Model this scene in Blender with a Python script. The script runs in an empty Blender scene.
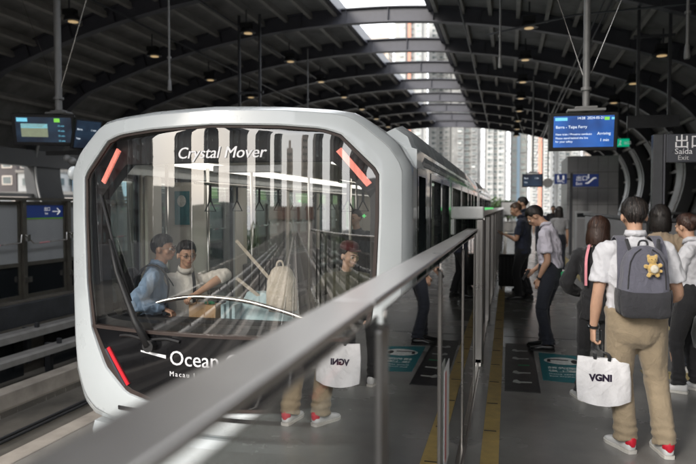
import bpy, bmesh, math, random
from mathutils import Vector, Matrix, noise
from math import sin, cos, pi, radians as R
random.seed(7)
sc = bpy.context.scene
V = Vector

# ------------------------------------------------------------------ camera
cam_d = bpy.data.cameras.new('camera'); cam = bpy.data.objects.new('camera', cam_d)
sc.collection.objects.link(cam); sc.camera = cam
cam.location = (0, 0, 1.7)
cam.rotation_euler = (R(90-2.237), 0, R(14.026))
cam_d.sensor_width = 36; cam_d.lens = 36*640/696
cam_d.clip_start = .05; cam_d.clip_end = 5000
cam_d.dof.use_dof = True; cam_d.dof.focus_distance = 5.0; cam_d.dof.aperture_fstop = 1.8

# ------------------------------------------------------------------ sky and sun (bright overcast)
w = bpy.data.worlds.new('World'); sc.world = w; w.use_nodes = True
nt = w.node_tree; bg = nt.nodes['Background']
sky = nt.nodes.new('ShaderNodeTexSky'); sky.sky_type = 'NISHITA'; sky.sun_disc = False
sky.sun_elevation = R(30); sky.sun_rotation = R(-150); sky.air_density = 1.3; sky.dust_density = 4
tc = nt.nodes.new('ShaderNodeTexCoord'); mp = nt.nodes.new('ShaderNodeMapping')
mp.inputs['Scale'].default_value = (1, 1, 2.5)
ns = nt.nodes.new('ShaderNodeTexNoise'); ns.inputs['Scale'].default_value = 2.2; ns.inputs['Detail'].default_value = 6
rp = nt.nodes.new('ShaderNodeValToRGB')
rp.color_ramp.elements[0].position = .3; rp.color_ramp.elements[0].color = (5.6, 5.8, 6.2, 1)
rp.color_ramp.elements[1].position = .7; rp.color_ramp.elements[1].color = (7.6, 7.6, 7.6, 1)
mx = nt.nodes.new('ShaderNodeMix'); mx.data_type = 'RGBA'; mx.inputs[0].default_value = .85
nt.links.new(tc.outputs['Generated'], mp.inputs[0]); nt.links.new(mp.outputs[0], ns.inputs['Vector'])
nt.links.new(ns.outputs['Fac'], rp.inputs[0]); nt.links.new(sky.outputs[0], mx.inputs[6])
nt.links.new(rp.outputs[0], mx.inputs[7]); nt.links.new(mx.outputs[2], bg.inputs['Color'])
bg.inputs['Strength'].default_value = .11
sun_d = bpy.data.lights.new('sun', 'SUN'); sun_d.energy = .65; sun_d.angle = R(16); sun_d.color = (1, .96, .9)
sun = bpy.data.objects.new('sun', sun_d); sc.collection.objects.link(sun)
sun.rotation_euler = (R(38), 0, R(60+180)) 
sun.rotation_euler = (V((sin(R(-150))*cos(R(30)), cos(R(-150))*cos(R(30)), sin(R(30))))).to_track_quat('Z', 'Y').to_euler()
sc.view_settings.view_transform = 'Standard'; sc.view_settings.look = 'None'
sc.view_settings.exposure = 2.2; sc.view_settings.gamma = 1
sc.cycles.max_bounces = 10; sc.cycles.transparent_max_bounces = 16; sc.cycles.glossy_bounces = 5
sc.cycles.diffuse_bounces = 5
sc.cycles.sample_clamp_indirect = 4
sc.cycles.use_denoising = True

# ------------------------------------------------------------------ materials
def srgb(h):
    c = [int(h[i:i+2], 16)/255 for i in (0, 2, 4)]
    return tuple(x/12.92 if x <= .04045 else ((x+.055)/1.055)**2.4 for x in c)
def pbr(name, col, rough=.5, metal=0, var=.12, scale=8, bump=0, bscale=60, stretch=(1,1,1), emit=None, es=0, spec=.5, coat=0, rvar=.1, sheen=0):
    m = bpy.data.materials.new(name); m.use_nodes = True; t = m.node_tree; b = t.nodes['Principled BSDF']
    if isinstance(col, str): col = srgb(col)
    N = t.nodes.new; L = t.links.new
    co = N('ShaderNodeTexCoord'); ma = N('ShaderNodeMapping'); ma.inputs['Scale'].default_value = stretch
    L(co.outputs['Object'], ma.inputs[0])
    n = N('ShaderNodeTexNoise'); n.inputs['Scale'].default_value = scale; n.inputs['Detail'].default_value = 7; n.inputs['Roughness'].default_value = .6
    L(ma.outputs[0], n.inputs['Vector'])
    r = N('ShaderNodeValToRGB')
    a = [max(0, c*(1-var)) for c in col]; z = [min(1, c*(1+var)) for c in col]
    r.color_ramp.elements[0].position = .3; r.color_ramp.elements[0].color = (*a, 1)
    r.color_ramp.elements[1].position = .7; r.color_ramp.elements[1].color = (*z, 1)
    L(n.outputs['Fac'], r.inputs[0]); L(r.outputs[0], b.inputs['Base Color'])
    mr = N('ShaderNodeMapRange'); mr.inputs['To Min'].default_value = max(.02, rough-rvar); mr.inputs['To Max'].default_value = min(1, rough+rvar)
    L(n.outputs['Fac'], mr.inputs['Value']); L(mr.outputs[0], b.inputs['Roughness'])
    b.inputs['Metallic'].default_value = metal; b.inputs['Specular IOR Level'].default_value = spec
    b.inputs['Coat Weight'].default_value = coat
    if sheen: b.inputs['Sheen Weight'].default_value = sheen
    if bump:
        n2 = N('ShaderNodeTexNoise'); n2.inputs['Scale'].default_value = bscale; n2.inputs['Detail'].default_value = 4
        L(ma.outputs[0], n2.inputs['Vector'])
        bu = N('ShaderNodeBump'); bu.inputs['Strength'].default_value = bump; bu.inputs['Distance'].default_value = .01
        L(n2.outputs['Fac'], bu.inputs['Height']); L(bu.outputs[0], b.inputs['Normal'])
    if emit: b.inputs['Emission Color'].default_value = (*emit, 1); b.inputs['Emission Strength'].default_value = es
    return m
def glass(name, tint, fac, rough=.01, gcol=(1,1,1), mult=1.6):
    m = bpy.data.materials.new(name); m.use_nodes = True; t = m.node_tree
    for n in list(t.nodes):
        if n.type == 'BSDF_PRINCIPLED': t.nodes.remove(n)
    out = t.nodes['Material Output']; N = t.nodes.new; L = t.links.new
    tr = N('ShaderNodeBsdfTransparent'); tr.inputs[0].default_value = (*tint, 1)
    gl = N('ShaderNodeBsdfGlossy'); gl.inputs['Roughness'].default_value = rough; gl.inputs[0].default_value = (*gcol, 1)
    fr = N('ShaderNodeFresnel'); ge = N('ShaderNodeNewGeometry'); mr = N('ShaderNodeMapRange')
    mr.inputs['To Min'].default_value = 1.5; mr.inputs['To Max'].default_value = 1/1.5
    L(ge.outputs['Backfacing'], mr.inputs['Value']); L(mr.outputs[0], fr.inputs[0])   # same reflectance from both sides of a thin pane
    ad = N('ShaderNodeMath'); ad.operation = 'MULTIPLY_ADD'; ad.inputs[1].default_value = mult; ad.inputs[2].default_value = fac; ad.use_clamp = True
    L(fr.outputs[0], ad.inputs[0]); mi = N('ShaderNodeMixShader'); L(ad.outputs[0], mi.inputs[0]); L(tr.outputs[0], mi.inputs[1]); L(gl.outputs[0], mi.inputs[2])
    L(mi.outputs[0], out.inputs[0]); return m
M = {}
M['steel'] = pbr('stainless_steel', (.62,.60,.57), .24, 1, .08, 3, stretch=(1,12,1), bump=.02)
M['rail'] = pbr('rail_steel', (.66,.63,.60), .30, 1, .05, 1.2, bump=.0)
M['darksteel'] = pbr('dark_painted_steel', (.035,.037,.042), .45, 0, .3, 4)
M['rib'] = pbr('grey_rib_paint', (.06,.061,.074), .45, 0, .15, 3)
M['purlin'] = pbr('purlin_paint', (.30,.285,.26), .6, 0, .2, 3)
M['deck'] = pbr('roof_deck', (.21,.205,.195), .65, 0, .35, 1.4, bump=.1, bscale=5)
M['legpanel'] = pbr('leg_cladding', (.07,.073,.078), .5, 0, .15, 2)
M['trim'] = pbr('light_trim', (.5,.5,.5), .4, .3)
M['floor'] = None
M['yellow'] = pbr('yellow_floor_strip', (.46,.33,.12), .5, 0, .22, 9, bump=.05)
M['tactile'] = pbr('tactile_yellow', (.33,.27,.13), .6, 0, .15, 9)
M['post'] = pbr('post_steel', (.22,.21,.20), .3, .9, .1, 3)
M['railgrey'] = pbr('power_rail_cover', (.24,.23,.22), .5, 0, .2, 4)
M['concrete'] = pbr('concrete', (.21,.195,.175), .85, 0, .3, 2.2, bump=.3, bscale=30)
M['concrete_l'] = pbr('pale_concrete', (.34,.30,.26), .8, 0, .22, 3, bump=.2, bscale=30)
M['trackbed'] = pbr('stained_track_bed', (.095,.085,.072), .8, 0, .55, 1.1, bump=.3, bscale=20)
M['greypanel'] = pbr('grey_wall_panel', (.20,.20,.21), .45, 0, .08, 2)
M['tilepanel'] = pbr('dark_grey_cladding', (.30,.30,.305), .45, 0, .12, 2)
M['white'] = pbr('white_train_paint', (.51,.545,.56), .28, 0, .05, 1.2, coat=.5)
M['whitebox'] = pbr('white_housing', (.72,.72,.71), .4, 0, .06, 4)
M['black'] = pbr('gloss_black', (.008,.008,.009), .08, 0, .2, 3, coat=.6)
M['matblack'] = pbr('matt_black', (.012,.012,.013), .55, 0, .2, 5)
M['rubber'] = pbr('rubber', (.02,.02,.022), .7)
M['seal'] = pbr('brown_window_seal', (.045,.032,.028), .45)
M['intwall'] = pbr('cream_cabin_wall', (.55,.52,.47), .5, 0, .06, 3)
M['intfloor'] = pbr('cabin_floor', (.22,.21,.2), .6)
M['lampwhite'] = pbr('cabin_light_diffuser', (.9,.9,.9), .5, emit=(1,.97,.9), es=.42)
M['redled'] = None
M['blue_sign'] = pbr('blue_sign', (.012,.03,.13), .35, emit=(.02,.06,.3), es=.03)
M['green_line'] = pbr('green_sign_line', (.2,.5,.05), .5)
M['signwhite'] = pbr('sign_white', (.8,.8,.8), .5, emit=(1,1,1), es=.06)
M['letter'] = pbr('silver_lettering', (.75,.75,.77), .45)
M['darksign'] = pbr('dark_sign_panel', (.028,.03,.04), .3)
M['teal'] = pbr('teal_floor_sticker', (.010,.13,.15), .4, 0, .12, 12)
M['stickerblack'] = pbr('black_floor_sticker', (.012,.012,.013), .4, 0, .3, 10)
M['stickerwhite'] = pbr('sticker_print', (.5,.52,.5), .5, var=.25, scale=30)
M['greenprint'] = pbr('green_print', (.02,.3,.12), .5)
M['greenlight'] = pbr('green_lit_strip', (.1,.5,.15), .4, emit=(.15,.9,.25), es=.15)
M['greenexit'] = pbr('green_exit_sign', (.0,.18,.08), .4, emit=(0,.35,.18), es=.2)
M['pole'] = pbr('grey_pole', (.24,.24,.24), .45, .2)
M['lampshell'] = pbr('spotlight_shell', (.012,.012,.013), .4)
M['lens'] = pbr('lamp_lens', (.35,.25,.12), .3, emit=(1,.7,.35), es=.10)
M['foliage'] = pbr('foliage', (.06,.10,.03), .7, 0, .5, 3)
M['hill'] = pbr('wooded_hill', (.055,.085,.035), .9, 0, .6, .12, bump=.8, bscale=.5)
M['ground'] = pbr('city_ground', (.16,.155,.14), .9, 0, .3, .02)
M['psd_glass'] = glass('screen_door_glass', (.46,.48,.47), .26)
M['wind'] = glass('windshield_glass', (.93,.93,.91), .085, mult=1.6)
M['sidegl'] = glass('side_window_glass', (.80,.88,.84), .03, mult=1.0)
M['frost'] = pbr('frosted_panel', (.30,.31,.32), .35, 0, .06, 3)
M['darkglass'] = pbr('dark_glass', (.012,.014,.016), .08, 0, .1, 2)
def floor_mat():
    m = pbr('platform_floor', (.215,.21,.20), .25, 0, .26, 1.0, bump=.03, bscale=12, rvar=.16)
    t = m.node_tree; b = t.nodes['Principled BSDF']
    n = t.nodes.new('ShaderNodeTexNoise'); n.inputs['Scale'].default_value = 220
    co = [x for x in t.nodes if x.type == 'MAPPING'][0]; t.links.new(co.outputs[0], n.inputs['Vector'])
    mx = t.nodes.new('ShaderNodeMix'); mx.data_type = 'RGBA'; mx.blend_type = 'OVERLAY'; mx.inputs[0].default_value = .35
    src = b.inputs['Base Color'].links[0].from_socket
    t.links.new(src, mx.inputs[6]); t.links.new(n.outputs['Fac'], mx.inputs[7]); t.links.new(mx.outputs[2], b.inputs['Base Color'])
    return m
M['floor'] = floor_mat()
def led_mat(name, base, em, es):
    m = pbr(name, base, .4); t = m.node_tree; b = t.nodes['Principled BSDF']
    vo = t.nodes.new('ShaderNodeTexVoronoi'); vo.inputs['Scale'].default_value = 85; vo.inputs['Randomness'].default_value = 0
    co = [x for x in t.nodes if x.type == 'MAPPING'][0]; t.links.new(co.outputs[0], vo.inputs['Vector'])
    mr = t.nodes.new('ShaderNodeMapRange'); mr.inputs['From Min'].default_value = .2; mr.inputs['From Max'].default_value = .6
    mr.inputs['To Min'].default_value = es*1.5; mr.inputs['To Max'].default_value = es*.6
    t.links.new(vo.outputs['Distance'], mr.inputs['Value']); b.inputs['Emission Color'].default_value = (*em, 1)
    t.links.new(mr.outputs[0], b.inputs['Emission Strength']); return m
M['redled'] = led_mat('red_led_strip', (.6,.25,.2), (1,.24,.18), .2)
M['redlens'] = led_mat('red_lens', (.45,.02,.03), (1,.02,.04), .08)
def screen_mat(name, c0, c1, es):
    m = bpy.data.materials.new(name); m.use_nodes = True; t = m.node_tree; b = t.nodes['Principled BSDF']
    co = t.nodes.new('ShaderNodeTexCoord'); n = t.nodes.new('ShaderNodeTexNoise'); n.inputs['Scale'].default_value = 3
    r = t.nodes.new('ShaderNodeValToRGB'); r.color_ramp.elements[0].position = .35; r.color_ramp.elements[1].position = .65
    r.color_ramp.elements[0].color = (*c0, 1); r.color_ramp.elements[1].color = (*c1, 1)
    t.links.new(co.outputs['Object'], n.inputs['Vector']); t.links.new(n.outputs['Fac'], r.inputs[0])
    t.links.new(r.outputs[0], b.inputs['Emission Color']); b.inputs['Emission Strength'].default_value = es
    b.inputs['Base Color'].default_value = (.01,.01,.02,1); b.inputs['Roughness'].default_value = .2
    return m
M['screenblue'] = screen_mat('blue_screen', (.01,.045,.17), (.02,.10,.36), .34)
M['screendark'] = screen_mat('dim_screen', (.008,.012,.02), (.015,.03,.05), .3)
M['txtlit'] = pbr('lit_text', (.5,.5,.5), .5, emit=(.8,.9,1), es=.22)
M['cyanlit'] = pbr('lit_cyan', (.1,.4,.5), .5, emit=(.25,.75,1), es=.16)
M['greenlit'] = pbr('lit_green', (.1,.4,.05), .5, emit=(.3,.85,.1), es=.16)
M['photo'] = pbr('screen_photo', (.06,.07,.05), .5, emit=(.16,.18,.12), es=.3, var=.6)

# ------------------------------------------------------------------ mesh helpers
class MB:
    def __init__(s): s.v = []; s.f = []; s.m = []
    def add(s, vs, fs, mi=0):
        o = len(s.v); s.v += [tuple(v) for v in vs]; s.f += [tuple(i+o for i in f) for f in fs]; s.m += [mi]*len(fs); return s
    def box(s, x0, x1, y0, y1, z0, z1, mi=0, T=None):
        vs = [V((x, y, z)) for z in (z0, z1) for y in (y0, y1) for x in (x0, x1)]
        if T: vs = [T @ v for v in vs]
        return s.add(vs, [(0,2,3,1),(4,5,7,6),(0,1,5,4),(2,6,7,3),(0,4,6,2),(1,3,7,5)], mi)
    def cbox(s, c, d, T=None, mi=0):
        vs = [V((x*d[0]/2, y*d[1]/2, z*d[2]/2)) for z in (-1,1) for y in (-1,1) for x in (-1,1)]
        if T: vs = [T @ v for v in vs]
        vs = [v+V(c) for v in vs]
        return s.add(vs, [(0,2,3,1),(4,5,7,6),(0,1,5,4),(2,6,7,3),(0,4,6,2),(1,3,7,5)], mi)
    def bar(s, a, b, wx, wz, up=(0,0,1), mi=0):
        a = V(a); b = V(b); d = (b-a).normalized(); sd = d.cross(V(up))
        if sd.length < 1e-4: sd = V((1,0,0))
        sd.normalize(); u = sd.cross(d)
        vs = [p+sd*wx/2*i+u*wz/2*j for p in (a, b) for i, j in ((-1,-1),(1,-1),(1,1),(-1,1))]
        return s.add(vs, [(0,3,2,1),(4,5,6,7),(0,1,5,4),(1,2,6,5),(2,3,7,6),(3,0,4,7)], mi)
    def tube(s, pts, r, n=10, mi=0, flat=None):
        pts = [V(p) for p in pts]; rings = []
        prev = None
        for i, p in enumerate(pts):
            t = (pts[min(i+1, len(pts)-1)]-pts[max(i-1, 0)]).normalized()
            if prev is None:
                x = t.cross(V((0,0,1)));
                if x.length < .1: x = t.cross(V((1,0,0)))
            else: x = prev-t*prev.dot(t)
            x.normalize(); prev = x; y = t.cross(x)
            ri = r[i] if isinstance(r, (list, tuple)) else r
            rings.append([p+x*cos(2*pi*k/n)*ri+y*sin(2*pi*k/n)*ri for k in range(n)])
        return s.loft(rings, mi)
    def loft(s, rings, mi=0, caps=True, closed=True):
        n = len(rings[0]); vs = [p for r in rings for p in r]; fs = []
        for i in range(len(rings)-1):
            for k in range(n if closed else n-1):
                a = i*n+k; b = i*n+(k+1) % n
                fs.append((a, b, b+n, a+n))
        if caps and closed: fs.append(tuple(reversed(range(n)))); fs.append(tuple(range((len(rings)-1)*n, len(rings)*n)))
        return s.add(vs, fs, mi)
    def prism(s, poly, ax, a, b, mi=0):
        def P(p, t):
            return {'x': (t, p[0], p[1]), 'y': (p[0], t, p[1]), 'z': (p[0], p[1], t)}[ax]
        return s.loft([[P(p, a) for p in poly], [P(p, b) for p in poly]], mi)
    def ball(s, c, r, nu=14, nv=9, mi=0, T=None):
        if not isinstance(r, (tuple, list)): r = (r, r, r)
        vs = []; fs = []
        for j in range(nv+1):
            th = pi*j/nv
            for i in range(nu):
                p = V((r[0]*sin(th)*cos(2*pi*i/nu), r[1]*sin(th)*sin(2*pi*i/nu), r[2]*cos(th)))
                if T: p = T @ p
                vs.append(p+V(c))
        for j in range(nv):
            for i in range(nu):
                a = j*nu+i; b = j*nu+(i+1) % nu; fs.append((a, a+nu, b+nu, b))
        return s.add(vs, fs, mi)
    def mesh(s, name):
        me = bpy.data.meshes.new(name); me.from_pydata(s.v, [], s.f); me.update()
        bm = bmesh.new(); bm.from_mesh(me); bmesh.ops.remove_doubles(bm, verts=bm.verts, dist=1e-6)
        bmesh.ops.recalc_face_normals(bm, faces=bm.faces); bm.to_mesh(me); bm.free()
        return me
    def build(s, name, mats, parent=None, smooth=False, bevel=0, seg=2, recalc=True, auto=None):
        me = bpy.data.meshes.new(name); me.from_pydata(s.v, [], s.f)
        mats = mats if isinstance(mats, (list, tuple)) else [mats]
        for m in mats: me.materials.append(M[m] if isinstance(m, str) else m)
        me.polygons.foreach_set('material_index', s.m)
        me.update()
        if recalc:
            bm = bmesh.new(); bm.from_mesh(me); bmesh.ops.recalc_face_normals(bm, faces=bm.faces); bm.to_mesh(me); bm.free()
        if smooth:
            me.polygons.foreach_set('use_smooth', [True]*len(me.polygons))
            if auto: me.set_sharp_from_angle(angle=R(auto))
        o = bpy.data.objects.new(name, me); sc.collection.objects.link(o)
        par(o, parent)
        if bevel:
            b = o.modifiers.new('bevel', 'BEVEL'); b.width = bevel; b.segments = seg; b.limit_method = 'ANGLE'; b.angle_limit = R(40)
        return o
def par(o, p):
    if p is not None:
        o.parent = p
        o.matrix_parent_inverse = Matrix.LocRotScale(p.location, p.rotation_euler, None).inverted() if p.type == 'EMPTY' else Matrix.Identity(4)
def tag(o, label=None, cat=None, group=None, kind=None):
    if label: o['label'] = label
    if cat: o['category'] = cat
    if group: o['group'] = group
    if kind: o['kind'] = kind
    return o
def empty(name, loc, label=None, cat=None, group=None, kind=None):
    o = bpy.data.objects.new(name, None); sc.collection.objects.link(o); o.location = loc; o.empty_display_size = .2
    return tag(o, label, cat, group, kind)
def struct(name, kind='structure', loc=(0,0,0)): return empty(name, loc, kind=kind)
def shared(name, me, parent, T=None):
    o = bpy.data.objects.new(name, me); sc.collection.objects.link(o); par(o, parent)
    if T is not None: o.matrix_basis = T
    return o
def copy_tree(o, dloc, label=None, group=None, parent=None):
    c = o.copy(); sc.collection.objects.link(c)
    if parent is None:
        c.location = V(o.location)+V(dloc)
        if label: c['label'] = label
        if group: c['group'] = group
    else: c.parent = parent; c.matrix_parent_inverse = o.matrix_parent_inverse.copy()
    for ch in o.children: copy_tree(ch, dloc, parent=c)
    return c
def text(s, size, T, mat, parent, name='lettering', bold=0, shear=0, align='LEFT', ext=.001, warp=None, space=1, dbl=0):
    cu = bpy.data.curves.new(name, 'FONT'); cu.body = s; cu.size = size; cu.offset = bold; cu.shear = shear
    cu.align_x = align; cu.extrude = ext; cu.resolution_u = 3; cu.space_character = space
    ob = bpy.data.objects.new(name, cu); sc.collection.objects.link(ob)
    bpy.context.view_layer.update()
    me = bpy.data.meshes.new_from_object(ob.evaluated_get(bpy.context.evaluated_depsgraph_get()))
    bpy.data.objects.remove(ob); bpy.data.curves.remove(cu)
    if dbl:   # heavier strokes: a second copy shifted sideways and slightly proud
        bm = bmesh.new(); bm.from_mesh(me); g = bmesh.ops.duplicate(bm, geom=bm.verts[:]+bm.edges[:]+bm.faces[:])
        for e in g['geom']:
            if isinstance(e, bmesh.types.BMVert): e.co += V((dbl, dbl*.12, .0006))
        bm.to_mesh(me); bm.free()
    if warp:
        bm = bmesh.new(); bm.from_mesh(me); bmesh.ops.triangulate(bm, faces=bm.faces, quad_method='BEAUTY', ngon_method='EAR_CLIP'); bm.to_mesh(me); bm.free()
    for v in me.vertices:
        p = T @ v.co
        v.co = warp(p) if warp else p
    me.materials.clear(); me.materials.append(M[mat] if isinstance(mat, str) else mat)
    me.name = name
    o = bpy.data.objects.new(name, me); sc.collection.objects.link(o); par(o, parent); return o
def TXT(origin, right, up):
    r = V(right).normalized(); u = V(up).normalized(); n = r.cross(u)
    m = Matrix.Identity(4)
    for i in range(3): m[i][0] = r[i]; m[i][1] = u[i]; m[i][2] = n[i]; m[i][3] = origin[i]
    return m
def cat(pts, sub=6):
    P = [V(p) for p in pts]; out = []
    for i in range(len(P)-1):
        p0 = P[max(i-1,0)]; p1 = P[i]; p2 = P[i+1]; p3 = P[min(i+2,len(P)-1)]
        for k in range(sub):
            t = k/sub
            out.append(.5*((2*p1)+(p2-p0)*t+(2*p0-5*p1+4*p2-p3)*t*t+(3*p1-p0-3*p2+p3)*t**3))
    out.append(P[-1]); return out

# ------------------------------------------------------------------ ground, guideway, platform
MB().box(-1500, 1500, -1500, 1500, -12.2, -12).build('ground', 'ground', recalc=False)['kind'] = 'structure'
Y0, Y1 = -7.0, 43.5
tb = struct('guideway')
MB().box(-8.3, -.45, -160, 90, -1.6, -1.25).build('track_slab', 'trackbed', tb)
for x0, x1, nm in ((-7.15,-6.88,'running_pad'),(-5.2,-4.93,'running_pad'),(-3.05,-2.65,'running_pad'),(-1.5,-1.1,'running_pad')):
    MB().box(x0, x1, -160, 90, -1.25, -.94).build(nm, 'concrete_l', tb, bevel=.015)
MB().box(-4.75, -4.3, -160, 90, -1.25, -.85).build('cable_trough', 'concrete', tb, bevel=.01)
MB().box(-4.0, -3.75, -160, 90, -1.25, -1.1).build('cable_trough', 'concrete', tb, bevel=.01)
for x in (-6.84, -2.5, -1.65, -5.26):
    MB().box(x-.03, x+.03, -160, 90, -1.25, -1.16).build('running_rail', 'steel', tb)
for x, z in ((-6.02,-1.2),(-6.12,-1.2),(-4.15,-1.2),(-3.5,-1.18)):
    MB().tube([(x, y, z) for y in range(-160, 91, 10)], .022, 6).build('cable', 'rubber', tb, smooth=True)
# power rail beams under the opposite platform
for x, z0, z1 in ((-8.05,-.56,-.42),(-7.6,-.80,-.68)):
    MB().prism([(x-.14,z0),(x+.10,z0),(x+.10,z1-.03),(x+.06,z1),(x-.14,z1)], 'y', -60, 60).build('power_rail', 'railgrey', tb)
    m = MB()
    for k in range(-6, 26): m.box(x-.25, x-.14, k*1.9, k*1.9+.08, z0-.5, z1); m.box(x-.02, x+.05, k*1.9+.02, k*1.9+.07, z1, z1+.09)
    m.build('rail_bracket', 'darksteel', tb)
text('26S14', .12, TXT((-7.94, 12.05, -.53), (0,1,0), (0,0,1)), 'signwhite', tb, bold=.002)
m = MB()
for k in range(0, 60): m.box(-8.28, -8.2, -8+k*1.5, -8+k*1.5+.9, -1.25, -.6)
m.build('equipment_box', 'darkglass', tb)
# guideway parapets and side walkways beyond the station
for x in (-9.2, .4):
    MB().box(x-.12, x+.12, -160, Y0-.5, -1.6, .1).build('parapet', 'concrete', tb)
    MB().box(x-.03, x+.03, -160, Y0-.5, .1, .16).build('handrail', 'steel', tb)
m = MB()
for k in range(40): m.bar((-4.5, -10-k*3.6, -1.25), (-4.5, -10-k*3.6, .3), .08, .08); 
m.build('guideway_post', 'darksteel', tb)
MB().box(-9.1, .3, -160, Y0-.6, -1.9, -1.6).build('guideway_deck', 'concrete', tb)

pf = struct('platform')
MB().box(-.27, 5.3, Y0, Y1, -.3, 0).build('platform_slab', 'floor', pf)
MB().box(-.42, -.27, Y0, Y1, -.3, -.006).build('door_threshold', 'steel', pf)
m = MB(); m.box(-.45, -.2, Y0, Y1, -1.25, -.3); m.build('platform_edge_wall', 'concrete', pf)
MB().box(-.165, -.045, Y0, Y1, 0, .004).build('yellow_line', 'yellow', pf)
m = MB()
for k in range(70): m.box(-.16, -.07, Y0+k*.7, Y0+k*.7+.012, .004, .007)
m.build('line_joint', 'matblack', pf)
# tactile guiding path
m = MB()
def tact(x0, x1, y0, y1, along='y'):
    if along == 'y':
        for i in range(4):
            xx = x0+(x1-x0)*(i+.2)/4; y = y0
            while y < y1-.3: m.box(xx, xx+(x1-x0)*.14, y, y+.27, .004, .010); y += .3
    else:
        for i in range(4):
            yy = y0+(y1-y0)*(i+.2)/4; x = x0
            while x < x1-.3: m.box(x, x+.27, yy, yy+(y1-y0)*.14, .004, .010); x += .3
MB().box(1.62, 1.92, 9.9, 40, 0, .004).build('tactile_strip', 'tactile', pf)
MB().box(1.62, 5.2, 9.6, 9.9, 0, .004).build('tactile_strip', 'tactile', pf)
MB().box(1.35, 5.2, 6.85, 7.15, 0, .004).build('tactile_strip', 'tactile', pf)
tact(1.62, 1.92, 9.9, 40); tact(1.62, 5.2, 9.6, 9.9, 'x'); tact(1.35, 5.2, 6.85, 7.15, 'x')
m.build('tactile_bar', 'tactile', pf)['kind'] = 'stuff'
# floor joints
m = MB()
for k in range(1, 10): m.box(-.03, 5.2, Y0+k*5.2, Y0+k*5.2+.006, .0, .0025)
m.box(3.2, 3.206, Y0, Y1, 0, .002)
m.build('floor_joint', 'rubber', pf)

op = struct('opposite_platform')
MB().box(-14.2, -8.45, -1.5, Y1, -.3, .02).build('platform_slab', 'trackbed', op)
MB().box(-8.5, -8.36, Y0, Y1, -.42, -.02).build('platform_fascia', 'darksteel', op, bevel=.01)
MB().box(-8.75, -8.35, Y0, Y1, -1.6, -.42).build('platform_edge_wall', 'trackbed', op)

# ------------------------------------------------------------------ floor stickers
st = empty('floor_sticker', (.14, 7.1, 0), 'long black floor sticker with queueing arrows and a green mark', 'floor sticker')
MB().box(-.015, .305, 6.03, 8.15, .001, .005).build('sticker_sheet', 'stickerblack', st)
for i, y in enumerate((7.75, 7.35, 6.72, 6.36)):
    m = MB().add([(x, yy, .0062) for x, yy in ((.06,y-.02),(.07,y+.06),(.10,y+.08),(.13,y+.02),(.24,y+.03),(.24,y-.02),(.14,y-.035),(.12,y-.06))], [(0,1,2,3,4,5,6,7)])
    m.build('arrow', 'stickerwhite', st, recalc=False)
MB().add([(.12,7.02,.0062),(.24,7.03,.0062),(.24,7.08,.0062),(.12,7.06,.0062)], [(0,1,2,3)]).build('green_mark', 'greenprint', st, recalc=False)
st = empty('floor_sticker', (.6, 7.0, 0), 'teal floor sticker showing a train drawing and white notice text', 'floor sticker')
MB().add([(.36,7.72,.001),(.84,7.62,.001),(.78,6.44,.001),(.35,6.50,.001),(.36,7.72,.005),(.84,7.62,.005),(.78,6.44,.005),(.35,6.50,.005)],
         [(4,5,6,7),(0,1,5,4),(1,2,6,5),(2,3,7,6),(3,0,4,7)]).build('sticker_sheet', 'teal', st)
def floor_ell(cx, cy, rx, ry, z, n=20): return [(cx+rx*cos(2*pi*i/n)*(1 if abs(cos(2*pi*i/n))<.9 else 1.05), cy+ry*sin(2*pi*i/n), z) for i in range(n)]
MB().add(floor_ell(.60,7.34,.19,.17,.0062), [tuple(range(20))]).build('train_drawing', 'stickerwhite', st, recalc=False)
MB().add(floor_ell(.72,7.32,.035,.09,.0074), [tuple(range(20))]).build('drawing_window', 'stickerblack', st, recalc=False)
MB().add([(.47,7.37,.0074),(.66,7.36,.0074),(.66,7.40,.0074),(.47,7.41,.0074)], [(0,1,2,3)]).build('drawing_line', 'stickerblack', st, recalc=False)
MB().add([(.43,7.27,.0074),(.47,7.27,.0074),(.47,7.42,.0074),(.44,7.40,.0074)], [(0,1,2,3)]).build('drawing_door', 'stickerblack', st, recalc=False)
for t, x, y, s in (('請先下', .42, 6.98, .085), ('後上車', .42, 6.85, .085), ('Deixe sair', .42, 6.74, .045), ('Exit first', .42, 6.65, .045), ('保持', .60, 6.98, .085), ('安全', .60, 6.86, .085), ('Mantenha', .60, 6.75, .042), ('Keep clear', .60, 6.66, .042)):
    text(t, s*1.2, TXT((x, y, .0055), (1,0,0), (0,1,0)), 'stickerwhite', st, ext=.0006)

# ------------------------------------------------------------------ roof
XC = -4.3
def arch_pts():
    c = [(0,6.87)]
    Rr = 23.8
    for d in (1,2,3,4,5,6,7,8,8.7): c.append((d, 6.87-(Rr-math.sqrt(Rr*Rr-d*d))))
    c += [(9.45,4.66),(9.95,3.95),(10.2,3.1),(10.12,2.2),(9.8,1.3),(9.4,.5),(9.15,0)]
    P = [V((a, 0, b)) for a, b in c]; return cat(P, 4)
half = arch_pts()
AR = [V((-p.x+XC, 0, p.z)) for p in reversed(half)] + [V((p.x+XC, 0, p.z)) for p in half[1:]]
def nrm(i):
    t = (AR[min(i+1,len(AR)-1)]-AR[max(i-1,0)]).normalized(); return V((-t.z, 0, t.x))
NR = [nrm(i) for i in range(len(AR))]   # outward
def sweep(i0, i1, prof, y, fade=None):
    rings = []
    for i in range(i0, i1+1):
        rings.append([V((AR[i].x+NR[i].x*a, y+b, AR[i].z+NR[i].z*a)) for a, b in prof])
    return rings
NA = len(AR); roof = struct('station_roof')
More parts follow.
